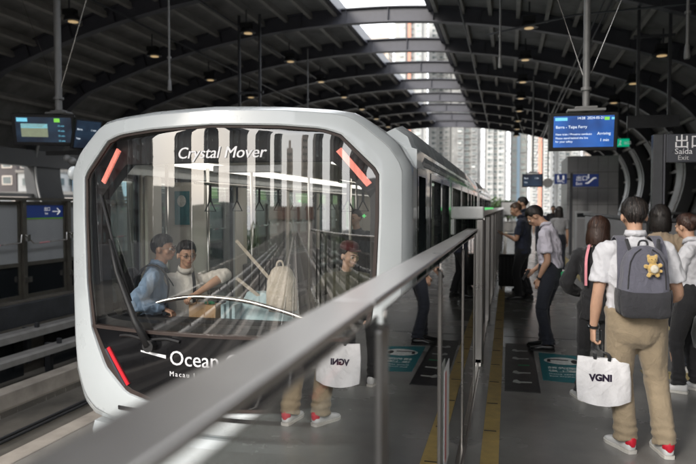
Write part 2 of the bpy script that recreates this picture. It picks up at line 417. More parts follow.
for x_ in (-9.1, -7.2, -1.2, 1.9, 2.05):
    q_ = min(AR, key=lambda p: abs(p.x-x_)+(0 if p.z > 4.3 else 9)).z
    MB().tube([(x_, -2.8, q_-.04), (x_, 41.8, q_-.04)], .022, 8).build('conduit', 'darksteel', roof, smooth=True)
iL = min(range(NA), key=lambda i: abs(AR[i].x+4.85)); iR = min(range(NA), key=lambda i: abs(AR[i].x+1.96))
def idx_z(z, side):
    rng = range(NA//2) if side < 0 else range(NA//2, NA)
    return min(rng, key=lambda i: abs(AR[i].z-z))
iL0 = idx_z(3.3, -1); iR1 = NA-1
Iprof = [(0,-.11),(0,.11),(.03,.11),(.03,.02),(.40,.02),(.40,.11),(.43,.11),(.43,-.11),(.40,-.11),(.40,-.02),(.03,-.02),(.03,-.11)]
RY = [17.8+3.45*k for k in range(-6, 8)]
rm = MB().loft(sweep(0, NA-1, Iprof, 0)); rmesh = None
for y in RY:
    if rmesh is None:
        o = rm.build('rib', 'rib', roof); rmesh = o.data; o.location = (0, y, 0)
    else: o = shared('rib', rmesh, roof); o.location = (0, y, 0)
# stiffeners / splice plates
m = MB()
for y in RY:
    for i in range(8, NA-8, 5):
        for s in (-1, 1): m.loft([[V((AR[i].x+NR[i].x*a+dx*.006, y+s*b, AR[i].z+NR[i].z*a)) for a, b in ((.03,.02),(.40,.02),(.40,.1),(.03,.1))] for dx in (-1, 1)])
m.build('rib_stiffener', 'rib', roof)['kind'] = 'stuff'
# deck bays
for k in range(len(RY)-1):
    ya, yb = RY[k]+.02, RY[k+1]-.02
    for i0, i1 in ((iL0, iL), (iR, iR1)):
        MB().loft(sweep(i0, i1, [(.435, ya), (.435, yb), (.50, yb), (.50, ya)], 0)).build('roof_panel', 'deck', roof, smooth=True, auto=30)
# purlins
s = 0; cum = [0]
for i in range(1, NA): cum.append(cum[-1]+(AR[i]-AR[i-1]).length)
t = cum[iL]-.05; 
def at_s(t):
    for i in range(1, NA):
        if cum[i] >= t:
            f_ = (t-cum[i-1])/(cum[i]-cum[i-1]); return AR[i-1].lerp(AR[i], f_), NR[i-1].lerp(NR[i], f_).normalized()
    return AR[-1], NR[-1]
ts = []
t = cum[iL]-.07
while t > cum[iL0]: ts.append(t); t -= .72
t = cum[iR]+.07
while t < cum[-1]-2.5: ts.append(t); t += .72
for t in ts:
    p, n = at_s(t); tg = V((n.z, 0, -n.x))
    pr_ = [p+n*a+tg*b for a, b in ((.25,-.05),(.25,.05),(.44,.05),(.44,-.05))]
    MB().prism([(q.x, q.z) for q in pr_], 'y', RY[0]+.03, RY[-1]-.03).build('purlin', 'purlin', roof)
for i in (iL, iR):
    p = AR[i]; n = NR[i]; d = .06 if i == iL else -.06
    MB().box(p.x+d-.06, p.x+d+.06, RY[0], RY[-1], p.z+.30, p.z+.62).build('skylight_gutter', 'rib', roof)
# leg cladding fins, light edge trims
fz = 4.35
for side in (-1, 1):
    if side < 0: a, b = 0, idx_z(fz, -1)
    else: a, b = idx_z(fz, 1), NA-1
    o = MB().loft(sweep(a, b, [(-.03,-.62),(-.03,.62),(.33,.62),(.33,-.62)], 0)).build('leg_cladding', 'legpanel', roof, smooth=True, auto=30)
    o.location = (0, RY[0], 0)
    for y in RY[1:]:
        q = shared('leg_cladding', o.data, roof); q.location = (0, y, 0)
    rr = [AR[i]-NR[i]*.10 for i in range(a if side > 0 else a, b+1)]
    o = MB().tube(rr, .03, 8).build('edge_trim', 'trim', roof, smooth=True); o.location = (0, RY[0]-.62, 0)
    for y in RY[1:]:
        q = shared('edge_trim', o.data, roof); q.location = (0, y-.62, 0)
# left header beam and horizontal rails of the side openings
p = AR[iL0]
MB().box(p.x-.25, p.x+.12, RY[0], RY[-1], p.z-.35, p.z+.15).build('header_beam', 'legpanel', roof)
MB().box(-14.62, -14.50, RY[0], RY[-1], 2.02, 2.12).build('opening_rail', 'pole', roof)
MB().box(-14.25, -14.1, Y0, Y1, 0, .95).build('opening_parapet', 'greypanel', roof)
# right wall horizontal ledge
MB().box(5.45, 5.75, RY[0], RY[-1], 1.45, 1.53).build('wall_ledge', 'matblack', roof)
# ------------------------------------------------------------------ city: far towers, low buildings, hill, trees
ORD = 'first second third fourth fifth sixth seventh eighth ninth tenth eleventh twelfth thirteenth fourteenth fifteenth sixteenth seventeenth eighteenth nineteenth twentieth'.split()
def tower(x, y, wd, dp, h, mat, wmat, rot=0, z0=-12, fl=3.0, label='', bay=3.1, style=0, group=None, accent=None):
    T = Matrix.Translation((x, y, 0)) @ Matrix.Rotation(R(rot), 4, 'Z')
    t = empty('tower_block', (x, y, z0), label, 'tower block', group)
    m = MB()
    # stepped plan: core and projecting bays
    m.box(-wd/2, wd/2, -dp/2, dp/2, z0, h, T=T)
    nb = max(2, int(wd/(bay*2.4)))
    for k in range(nb):
        c = -wd/2+wd*(k+.5)/nb
        for s in (-1, 1): m.box(c-bay*.55, c+bay*.55, s*dp/2-(.0 if s > 0 else 1.6), s*dp/2+(1.6 if s > 0 else 0), z0, h-2, T=T)
    m.box(-wd*.2, wd*.2, -dp*.2, dp*.2, h, h+4.5, T=T)
    m.build('wall', mat, t)
    g = MB(); b = MB(); rr = random.Random(int(x*7+y))
    nf = int((h-z0)/fl)
    for f in range(nf):
        z = z0+f*fl+.9
        if z > h-2.5: break
        for s in (-1, 1):
            for k in range(nb):
                c = -wd/2+wd*(k+.5)/nb
                # windows of projecting bay (recessed dark pane behind a proud frame)
                yy = s*(dp/2+1.6)
                g.box(c-bay*.33, c+bay*.1, yy-.05, yy+.05, z, z+1.4, T=T)
                g.box(c+bay*.2, c+bay*.4, yy-.05, yy+.05, z+.3, z+1.3, T=T)
                if style == 1 or rr.random() < .35: b.box(c-bay*.4, c+bay*.15, yy+(s*.05), yy+s*.75, z-.25, z+.12+.5*(style==1), mi=rr.choice((0,0,1)), T=T)
                if rr.random() < .5: b.box(c+bay*.2, c+bay*.42, yy, yy+s*.5, z-.15, z+.2, mi=1, T=T)
                c2 = -wd/2+wd*(k+1)/nb
                if k < nb-1:
                    g.box(c2-bay*.3, c2+bay*.3, s*(dp/2)-.06, s*(dp/2)+.06, z, z+1.5, T=T)
                    b.box(c2-bay*.5, c2+bay*.5, s*(dp/2), s*(dp/2+1.0), z-.35, z-.1, mi=0, T=T)
        for s in (-1, 1):
            n2 = max(1, int(dp/5))
            for k in range(n2):
                c = -dp/2+dp*(k+.5)/n2; xx = s*wd/2
                g.box(xx-.06, xx+.06, c-1, c+.8, z, z+1.4, T=T)
                if rr.random() < .4: b.box(xx, xx+s*.5, c-.9, c+.2, z-.3, z+.1, mi=1, T=T)
    g.build('window', wmat, t)['kind'] = 'stuff'
    b.build('balcony', [mat, 'acbox'], t)['kind'] = 'stuff'
    if accent:
        q = MB(); q.box(-wd*.02-1, -wd*.02+.6, -dp/2-2.0, -dp/2-1.55, z0, h-1, T=T); q.build('coloured_band', accent, t)
    return t
M['tw_white'] = pbr('pale_render', (.38,.38,.37), .8, var=.1, scale=.12)
M['tw_cream'] = pbr('cream_tile', (.55,.48,.42), .8, var=.1, scale=.15)
M['tw_grey'] = pbr('grey_concrete_frame', (.21,.21,.205), .8, var=.25, scale=.2)
M['tw_dark'] = pbr('brown_tile', (.06,.05,.05), .7, var=.2, scale=.2)
M['tw_darker'] = pbr('dark_tower_tile', (.05,.05,.055), .6, var=.3, scale=.2)
M['tw_pane'] = pbr('tower_window', (.09,.11,.11), .2, var=.4, scale=.3)
M['tw_pane_l'] = pbr('pale_window', (.30,.36,.35), .3, var=.5, scale=.3)
M['acbox'] = pbr('ac_box', (.45,.45,.43), .6, var=.4, scale=.5)
M['pink'] = pbr('salmon_band', (.55,.24,.17), .7)
M['blueband'] = pbr('pale_blue_render', (.35,.48,.60), .8)
M['signred'] = pbr('red_rooftop_sign', (.5,.06,.05), .6)
gF = 'residential towers beyond the platform end'
tower(-52, 350, 17, 15, 103, 'tw_white', 'tw_pane_l', 6, label='tall white tower with cream bays, leftmost seen through the skylight', accent='pink')
tower(-36, 372, 15, 15, 112, 'tw_white', 'tw_pane', -8, label='white tower with small grey windows standing behind the skylight strip')
tower(-21, 340, 14, 14, 118, 'tw_grey', 'tw_pane', 4, style=1, label='weathered grey tower of stacked open balconies beyond the train')
tower(-6.5, 345, 11, 14, 116, 'tw_white', 'tw_pane', 0, label='white tower with balconies directly above the platform end')
tower(5.5, 362, 9, 14, 120, 'tw_white', 'tw_pane_l', 0, label='narrow plain pale tower to the right of the white balcony tower', accent='blueband')
tower(16, 338, 11, 14, 115, 'tw_white', 'tw_pane', -3, label='white tower with a salmon stripe behind the small screen', accent='pink', style=1)
tower(29, 352, 13, 14, 118, 'tw_white', 'tw_pane', 3, label='white tower partly hidden by the large blue departure screen', style=1)
tower(46, 360, 15, 14, 110, 'tw_cream', 'tw_pane', 0, label='cream tower hidden mostly behind the grey lift block')
tower(-74, 360, 18, 15, 96, 'tw_cream', 'tw_pane', 0, label='cream tower hidden mostly behind the train roof')
# towers behind the camera, mirrored in the windshield
k = 0
for k_, (az, d, wd, h, mt) in enumerate(((-112,150,16,110,1),(-100,160,14,90,0),(-88,150,16,120,1),(-76,165,13,100,1),(-64,170,13,95,0),(-53,190,15,120,1),(-43,175,11,100,0),(-34,200,15,110,1),(-26,185,9,98,0),(-19,230,15,135,1),(-12.5,250,12,95,0),(-7,210,8,120,1),(-3,300,9,80,2),(1.5,330,10,66,2),(5.2,240,8,100,0),(10,220,15,140,1),(18,180,14,120,0),(27,200,11,110,1),(37,170,15,96,0),(50,190,14,120,1))):
    a = R(az); x = -2+d*sin(a)*-1; y = -d*cos(a)
    tower(x, y, wd, 12, h*.62, ('tw_darker','tw_grey','tw_cream')[mt] if mt != 1 else 'tw_darker', 'tw_pane', az, fl=3.2, label='%s tower block counted along the row mirrored in the windshield, behind the open station end' % ORD[k_], group='towers behind the open station end')
for k_, az in enumerate((-118,-100,-82,-64,-46,-28,26,44)):  # unseen low row, added to fill the pale sky mirrored low in the windshield
    a = R(az); x = -2+110*sin(a)*-1; y = -110*cos(a)
    o = empty('filler_block', (x, y, -12), '%s low dark filler block added behind the station for the windshield reflection' % ORD[k_], 'building', 'filler blocks added behind the station')
    T = Matrix.Translation((x, y, 0)) @ Matrix.Rotation(a, 4, 'Z')
    MB().box(-17, 17, -8, 8, -12, 5+2*(k_ % 3), T=T).build('wall', 'tw_grey', o)
    for j in range(3): MB().box(-16.5, 16.5, 8.0, 8.12, -4+j*3.2, -2.4+j*3.2, T=T).build('window_band', 'tw_pane', o)
# brown low roofs at the end of the guideway
M['brickroof'] = pbr('brown_roof', (.13,.065,.045), .8, var=.4, scale=.6)
o = empty('low_house', (-6, -150, -12), 'low brown roofed house at the far end of the guideway', 'house')
MB().box(-24, 14, -170, -162, -12, 3).build('wall', 'tw_cream', o); MB().prism([(-171,3),(-161,3),(-166,6.5)], 'x', -25, 15).build('roof', 'brickroof', o)

# left side: low buildings and hill
def block(x0, x1, y0, y1, h, mat, label, nx, ny, wm='tw_pane', name='apartment_building', z0=-12, wcol=None, face='x'):
    t = empty(name, ((x0+x1)/2, (y0+y1)/2, z0), label, 'building')
    MB().box(x0, x1, y0, y1, z0, h).build('wall', mat, t)
    MB().box(x0-.3, x1+.3, y0-.3, y1+.3, h, h+.5).build('roof', 'concrete', t)
    fr = None
    for i in range(nx):
        for j in range(ny):
            yy = y0+(y1-y0)*(i+.5)/nx; zz = h-2.4-j*3.1
            if zz < z0+1: continue
            if fr is None:
                f0 = MB().box(-.08, .12, -1.1, 1.1, -.1, 1.6).build('window', wcol or 'tw_white', t); f0.location = (x1, yy, zz)
                p0 = MB().box(.0, .16, -.9, .9, .1, 1.4).build('pane', wm, f0); fr = f0.data, p0.data
            else:
                f0 = shared('window', fr[0], t); f0.location = (x1, yy, zz)
                shared('pane', fr[1], f0)
            if i % 3 == 0 or 1:
                pass
    # windows on the face towards the platform (-Y side)
    nn = max(2, int((x1-x0)/4)); 
    for i in range(nn):
        for j in range(ny):
            xx = x0+(x1-x0)*(i+.5)/nn; zz = h-2.4-j*3.1
            if zz < z0+1: continue
            f0 = shared('window', fr[0], t); f0.matrix_basis = Matrix.Translation((xx, y0, zz)) @ Matrix.Rotation(R(-90), 4, 'Z')
            shared('pane', fr[1], f0)
    return t
block(-104, -88, 100, 112, 14.5, 'tw_dark', 'dark brown apartment block with pale window frames beyond the opposite platform', 3, 6, wcol='tw_cream')
block(-87.7, -79.8, 100, 106, 8.0, 'tw_white', 'plain white shed like building below the green hill', 2, 1)
block(-86, -66, 84, 92, 3.6, 'tw_cream', 'low cream house with small windows at the opposite platform', 3, 2)
block(-87, -79.3, 108, 118, 11.5, 'tw_cream', 'peach apartment block seen between the station legs', 3, 5)
block(-79.1, -68, 104, 118, 11.2, 'blueband', 'pale blue apartment block close to the train roof corner', 4, 5)
for i_, (ya_, yb_, h_) in enumerate(((-78,-52,52),(-50,-30,70),(-28,-8,46),(-7,12,64),(13,34,50),(36,56,60))):  # unseen dark row, added to keep bright sky out of the windshield reflection
    tower(-104, (ya_+yb_)/2, yb_-ya_, 14, h_, 'tw_dark' if i_ % 2 else 'tw_darker', 'tw_pane', 90, label='%s tall dark tower added left of the station to darken the windshield reflection' % ORD[i_])
bm_ = MB(); n = 40
vs = []; fs = []
for j in range(12):
    for i in range(n):
        a = R(100+i*2.2); r = 260+j*14
        h = (30+10*sin(i*.35)+5*noise.noise((i*.3, j*.3, 0)))*(1-((j-6)/6.5)**2)
        vs.append((r*cos(a), r*sin(a), -12+max(0, h)))
for j in range(11):
    for i in range(n-1): a = j*n+i; fs.append((a, a+1, a+1+n, a+n))
MB().add(vs, fs).build('hill', 'hill', smooth=True)['kind'] = 'structure'
def leaf_cloud(c, r, n, sz, rnd):
    m = MB()
    for i in range(n):
        d = V((rnd.gauss(0,1), rnd.gauss(0,1), rnd.gauss(0,1))).normalized()*rnd.random()**.45
        p = V(c)+V((d.x*r[0], d.y*r[1], d.z*r[2]))*(1+.25*noise.noise(d*2.3+V(c)))
        a = V((rnd.gauss(0,1), rnd.gauss(0,1), rnd.gauss(0,1))).normalized(); b = a.orthogonal().normalized()
        s = sz*(.6+rnd.random()*.8); q = a.cross(b)
        m.add([p-b*s, p+q*s*.45, p+b*s, p-q*s*.45], [(0,1,2,3)])
    return m
rnd = random.Random(3)
M['bark'] = pbr('bark', (.09,.07,.05), .9)
def bush(x, y, z, r, lab, n=350, sz=.09, trunk=.4, h=None, nm='leafy_bush', ct='bush', grp=None):
    t = empty(nm, (x, y, z), lab, ct, grp)
    m = MB()
    for k in range(4):
        a = k*1.7; m.tube([(x, y, z), (x+.1*r*cos(a), y+.1*r*sin(a), z+trunk*.6), (x+.5*r*cos(a), y+.5*r*sin(a), z+trunk+r*.6)], [r*.07, r*.05, r*.02], 6)
    m.build('trunk', 'bark', t, smooth=True)
    leaf_cloud((x, y, z+trunk+r*.7), (r, r, (h or r)), n, sz, rnd).build('crown', 'foliage', t, recalc=False)
for i, x in enumerate((-3.1,-2.3,-1.6,-.9,.0)):
    bush(x, 48+.3*i, .6, .75+.12*(i%2), 'green bush in the planter beyond the platform end, %s' % ('leftmost, beside the train','second from the left','middle one','second from the right','rightmost, by the fence')[i], 450, .13, grp='bushes beyond the platform end')
o = empty('planter', (-1.5, 48.4, -1), 'concrete planter carrying the bushes past the end of the platform', 'planter'); MB().box(-4.6, 2.6, 47.4, 49.6, -1.6, .62).build('planter_wall', 'concrete', o); MB().box(-4.5, 2.5, 47.5, 49.5, .6, .64).build('soil', 'bark', o)
for i, (x, y) in enumerate(((-88,82),(-84,80),(-81,84),(-92,84))):
    bush(x, y, -6, 3.2, 'leafy street tree beyond the opposite platform, %s' % ('left of the pair near the brown block','in front of the white shed','right one beside the cream house','leftmost below the brown block')[i], 900, .45, 3, nm='street_tree', ct='tree', grp='trees beyond the opposite platform')
for i in range(4):
    a = R(-150+i*20)
    bush(-24-9*i, -95-8*(i%3), -12, 4, '%s leafy tree near the guideway behind the open station end' % ('nearest','second','third','farthest')[i], 600, .6, 7, nm='street_tree', ct='tree', grp='trees beside the guideway')

# end of platform fence with small sign
fe = empty('platform_end_fence', (1.5, 43, 0), 'steel fence closing the far end of the platform', 'fence')
for i in range(13): MB().box(-.2+i*.45-.02, -.2+i*.45+.02, 42.98, 43.02, 0, 1.25).build('post', 'pole', fe)
for z in (.15, .7, 1.25): MB().box(-.25, 5.25, 42.96, 43.04, z-.03, z+.03).build('rail', 'pole', fe)
o = empty('notice_board', (0, 42, 0), 'framed white notice on the fence at the end of the platform', 'sign')
MB().box(-1.5+1.1, 1.5-.2, 42.8, 42.86, 1.2, 2.0).build('board', 'whitebox', o); MB().box(-.45, 1.35, 42.87, 42.92, 1.13, 2.07).build('frame', 'darksteel', o)
MB().ball((.45, 42.78, 1.62), (.22,.01,.12)).build('emblem', 'pink', o)
for i, x in enumerate((-.42, 1.3)): MB().box(x-.03, x+.03, 42.86, 42.94, 0, 1.2).build('post', 'darksteel', o)

# ------------------------------------------------------------------ grey lift block, cabinets, wall
lb = empty('lift_block', (2.95, 26.5, 0), 'tall grey clad block with a grid of square panels on the platform', 'lift block')
MB().box(2.14, 3.88, 25.02, 28, 0, 3.58).build('core', 'matblack', lb)
pm = None
for i in range(5):
    for j in range(6):
        if pm is None: o = MB().box(.006, .345, 0, .03, .006, .589).build('panel', 'tilepanel', lb, bevel=.004); pm = o.data
        else: o = shared('panel', pm, lb); 
        o.location = (2.135+i*.35, 24.985, j*.596)
for j in range(6):
    for k in range(5):
        o = shared('panel', pm, lb); o.matrix_basis = Matrix.Translation((2.11, 24.99+.6*k+.35, j*.596)) @ Matrix.Rotation(R(-90), 4, 'Z')
def cabinet(x, y, wd, h, lab, mat='frost'):
    t = empty('control_cabinet', (x, y, 0), lab, 'cabinet')
    MB().box(x-wd/2, x+wd/2, y, y+.5, .08, h).build('body', mat, t, bevel=.02); MB().box(x-wd/2+.02, x+wd/2-.02, y+.03, y+.47, 0, .08).build('plinth', 'matblack', t)
    MB().box(x-wd/2+.04, x+wd/2-.04, y-.012, y, .14, h-.25).build('door', 'greypanel', t, bevel=.004)
    MB().box(x-wd/2+.04, x+wd/2-.04, y-.014, y, h-.2, h-.06).build('top_plate', 'darkglass', t)
    MB().box(x+wd/2-.12, x+wd/2-.09, y-.03, y-.012, h*.45, h*.58).build('handle', 'steel', t)
cabinet(2.55, 23.4, .55, 1.55, 'pale grey upright cabinet in front of the lift block')
cabinet(3.25, 23.0, .5, 1.35, 'smaller grey cabinet right of the taller cabinet', 'greypanel')
cabinet(4.0, 22.0, .45, 1.3, 'grey cabinet nearest the curved station wall', 'frost')
wl = empty('stair_enclosure', (3.7, 11, 0), 'waist high grey panelled wall around the stairs', 'wall')
for i in range(5):
    MB().box(2.12+i*.66, 2.12+i*.66+.65, 10.62, 10.7, .06, 1.46).build('panel', 'greypanel', wl, bevel=.006)
for i in range(8): MB().box(2.06, 2.13, 10.72+i*1.0, 10.72+i*1.0+.99, .06, 1.46).build('panel', 'greypanel', wl, bevel=.006)
MB().box(2.08, 5.4, 10.64, 10.69, 0, 1.44).build('core', 'matblack', wl); MB().box(2.09, 2.12, 10.7, 18.7, 0, 1.44).build('core', 'matblack', wl)
MB().box(2.04, 5.4, 10.58, 10.74, 1.47, 1.53).build('top_rail', 'darksteel', wl, bevel=.01); MB().box(2.03, 2.16, 10.745, 18.8, 1.47, 1.53).build('top_rail', 'darksteel', wl, bevel=.01)
MB().box(2.1, 5.4, 10.595, 10.615, 0, .09).build('skirting', 'matblack', wl)

# ------------------------------------------------------------------ train
TC = -2.08
def ysurf(x, z): return 4.27+(x-TC)**2/7.4+.014*(z-1)+(max(0, .6-z)**2)*.10
def mirr(h): return [(TC-a, z) for a, z in h] + [(TC+a, z) for a, z in reversed(h) if a > 0]
# half outlines from bottom centre to top centre, dx,z
Oh = [(0,-.04),(.6,-.04),(1.06,-.02),(1.22,.0),(1.33,.10),(1.405,.34),(1.41,.9),(1.41,1.5),(1.405,2.0),(1.30,2.17),(1.12,2.31),(1.02,2.375),(.86,2.40),(.5,2.425),(0,2.44)]
Gh = [(0,.19),(.5,.215),(.76,.27),(.97,.45),(1.12,.74),(1.17,1.1),(1.19,1.6),(1.19,1.95),(.93,2.21),(.80,2.25),(.5,2.275),(0,2.29)]
def resample(half, n, c=(0, 1.2)):
    # polar resampling around the centre, right half mirrored
    pts = [(a, z) for a, z in half]
    out = []
    for k in range(n):
        th = -pi/2+2*pi*k/n
        dx, dz = cos(th), sin(th); sx = -1 if dx < -1e-9 else 1; adx = abs(dx)
        best = None
        for (a0, z0), (a1, z1) in zip(pts, pts[1:]):
            # ray (0,c)+s*(adx,dz) meets the segment
            ex, ez = a1-a0, z1-z0; det = adx*(-ez)+ex*dz
            if abs(det) < 1e-9: continue
            s_ = (a0*(-ez)+ex*(z0-c[1]))/det; u = (adx*(z0-c[1])-dz*a0)/det
            if -1e-6 <= u <= 1+1e-6 and s_ > 0: best = s_ if best is None else max(best, s_)
        out.append((TC+sx*adx*best, c[1]+dz*best))
    return out
NN = 160
Or = resample(Oh, NN); Gr = resample(Gh, NN)
tr = empty('train', (TC, 10, -1.0), 'white rubber tyred people mover train with black framed windshield at the platform', 'train')
def ringmix(f_, off, O=Or, G=Gr):
    r = []
    for (gx, gz), (ox, oz) in zip(G, O):
        x = gx+(ox-gx)*f_; z = gz+(oz-gz)*f_; r.append(V((x, ysurf(x, z)+off, z)))
    return r
rings = [ringmix(0, .05), ringmix(0, .0), ringmix(.03, -.024), ringmix(.10, -.030), ringmix(.70, -.016), ringmix(.76, -.010), ringmix(.97, .060), ringmix(1.0, .095), ringmix(1.0, .14)]
rings.append([V((p.x, 4.86, p.z)) for p in ringmix(1.0, 0)])
rings.append([V((TC+(p.x-TC)*.95, 4.86, 1.2+(p.z-1.2)*.95)) for p in ringmix(1.0, 0)])
nose = MB().loft(rings, caps=False).build('nose_shell', 'white', tr, smooth=True, auto=24)
MB().loft([ringmix(.735, -.0175), ringmix(.742, -.0172)], caps=False).build('shell_seam', 'rib', tr)
# front skirt and bumper
m = MB(); rg = []
for z, off, k in ((-.03,.02,1.16),(-.08,-.03,1.14),(-.32,-.02,1.12),(-.36,.03,1.08),(-.62,.2,1.0)):
    row = [V((TC+dx*k, ysurf(TC+dx*k, .1)+off, z)) for dx in [i/12 for i in range(-12, 13)]]
    rg.append(row+[V((p.x, 4.95, p.z)) for p in reversed(row)])
m.loft(rg).build('front_skirt', 'white', tr, smooth=True, auto=40)
# slot line on the bumper
m = MB(); 
m.loft([[V((TC+dx, ysurf(TC+dx, z)-.034, z)) for dx, z in ((s, .135-.01*abs(s)), (s, .165-.01*abs(s)))]+[V((TC+s, ysurf(TC+s, .15)+.01, z)) for z in (.165-.01*abs(s), .135-.01*abs(s))] for s in [-.85+i*.1 for i in range(18)]]).build('bumper_slot', 'matblack', tr)
# glass, frit border, lower black panel: patches on the front surface inside outline G
def patch(zlo, zhi, shrink, off, nx=28, nz=16):
    # grid clipped to the outline
    def halfw(z):
        for (a0, z0), (a1, z1) in zip(Gh, Gh[1:]):
            if z0 <= z <= z1 and z1 > z0: return a0+(a1-a0)*(z-z0)/(z1-z0)
        return 0
    vs = []; fs = []
    for j in range(nz+1):
        z = zlo+(zhi-zlo)*j/nz; hw = max(.0, halfw(z)-shrink)
        for i in range(nx+1):
            x = TC+hw*(2*i/nx-1); vs.append((x, ysurf(x, z)+off, z))
    for j in range(nz):
        for i in range(nx): a = j*(nx+1)+i; fs.append((a, a+1, a+nx+2, a+nx+1))
    return vs, fs
MB().add(*patch(.77, 2.285, .012, -.006, nz=40)).build('windshield', 'wind', tr, smooth=True, recalc=False)
MB().add(*patch(.195, .745, .0, -.008, nz=20)).build('lower_panel', 'black', tr, smooth=True)
# bonnet bulge highlights on the lower panel and seal between
def along(z, off, hw, n=30): return [V((TC+hw*(2*i/n-1), ysurf(TC+hw*(2*i/n-1), z)+off, z)) for i in range(n+1)]
MB().loft([[p+V((0,b,c)) for b, c in ((-.02,-.012),(-.02,.012),(.03,.014),(.03,-.014))] for p in along(.755, 0, 1.12)]).build('windshield_sill', 'seal', tr, smooth=True, auto=30)
rg = []
for f_, off in ((-.035,.012),(-.035,-.012),(-.002,-.014),(.002,.03)): rg.append(ringmix(f_*3, off))
fr_ = MB().loft([[rg[k][i] for k in range(4)] for i in list(range(NN))+[0]], caps=False).build('windshield_frame', 'seal', tr, smooth=True, auto=40)
# inner black mask with chamfered opening
Ih = [(0,.80),(.9,.80),(1.08,.82),(1.11,1.2),(1.11,1.78),(.84,2.035),(0,2.035)]
Ir = resample(Ih, NN)
rg = [[V((x, ysurf(x, z)+.10, z)) for x, z in Ir], [V((x, ysurf(x, z)+.07, z)) for x, z in Gr]]
rg.insert(0, [V((x, ysurf(x, z)+.22, z)) for x, z in Ir])
MB().loft(rg, caps=False).build('inner_mask', 'matblack', tr)
MB().box(TC-1.12, TC+1.12, 4.75, 4.85, .0, .78).build('dashboard', 'matblack', tr)
MB().box(-2.15, -1.60, 4.42, 4.45, 1.955, 2.01).build('ceiling_glare_panel', 'frost', tr, bevel=.01)  # pale panel added as the bright reflecting patch on the ceiling
# lights
def strip(a, b, wd, mat, off=-.02, name='marker_light'):
    a = V((a[0], 0, a[1])); b = V((b[0], 0, b[1])); d = (b-a); n = V((-d.z, 0, d.x)).normalized()*wd/2
    rg = []
    for i in range(9):
        p = a+d*i/8; r_ = []
        for s, o_ in ((-1,off),(1,off),(1,off+.018),(-1,off+.018)): q = p+n*s; r_.append(V((q.x, ysurf(q.x, q.z)+o_, q.z)))
        rg.append(r_)
    return MB().loft(rg).build(name, mat, tr)
strip((-2.945,2.145),(-3.115,1.895), .042, 'redled', .03)
strip((-1.175,2.11),(-.965,1.86), .044, 'redled', .03)
strip((-3.03,.60),(-2.83,.33), .028, 'redlens'); strip((-1.13,.60),(-1.33,.33), .05, 'redlens')
strip((-3.06,.585),(-2.865,.315), .02, 'rib', -.016, 'lamp_bezel')
# lettering on the glass and panel
wf = lambda off: (lambda p: V((p.x, ysurf(p.x, p.z)+off+(p.y), p.z)))
TF = lambda x, z: TXT((x, 0, z), (1,0,0), (0,0,1))
text('Crystal Mover', .118, TF(-2.37, 2.055), 'letter', tr, dbl=.0035, shear=.24, warp=wf(-.012))
text('Ocean Cruiser', .155, TF(-2.44, .525), 'letter', tr, dbl=.0022, warp=wf(-.014))
text('Macau Light Rapid Transit', .052, TF(-2.44, .44), 'letter', tr, dbl=.0018, warp=wf(-.014), space=1.35)
MB().add([V((x, ysurf(x, z)-.013, z)) for x, z in ((-2.70,.612),(-2.47,.592),(-2.47,.566),(-2.70,.600))], [(0,1,2,3)]).build('logo_bar', 'letter', tr, recalc=False)
# wiper
wp = MB()
def sp(x, z, o_): return V((x, ysurf(x, z)+o_, z))
wp.tube([sp(-2.60,.66,-.05), sp(-2.72,.84,-.06), sp(-2.90,1.2,-.055), sp(-2.985,1.45,-.045)], [.034,.026,.018,.010], 8)
w_ = wp.build('wiper_arm', 'matblack', tr, smooth=True)
MB().tube([sp(-2.79,.98,-.018), sp(-2.95,1.38,-.018), sp(-3.10,1.80,-.018)], .011, 6).build('blade', 'rubber', w_, smooth=True)
MB().tube([sp(-2.60,.66,.0), sp(-2.60,.66,-.07)], .045, 14).build('pivot_cap', 'matblack', w_, smooth=True, auto=40)
m = MB(); m.loft([[V((-2.9+.55*i/10, ysurf(-2.9+.55*i/10, .72)-.02, .705+.01*sin(i))) + V((0,a,b)) for a, b in ((0,-.012),(-.012,0),(0,.012),(.01,0))] for i in range(11)]).build('washer_pipe', 'matblack', w_)

MB().ball((-3.50, 4.62, 1.98), (.045,.06,.06), 12, 8).build('corner_camera', 'white', tr, smooth=True)
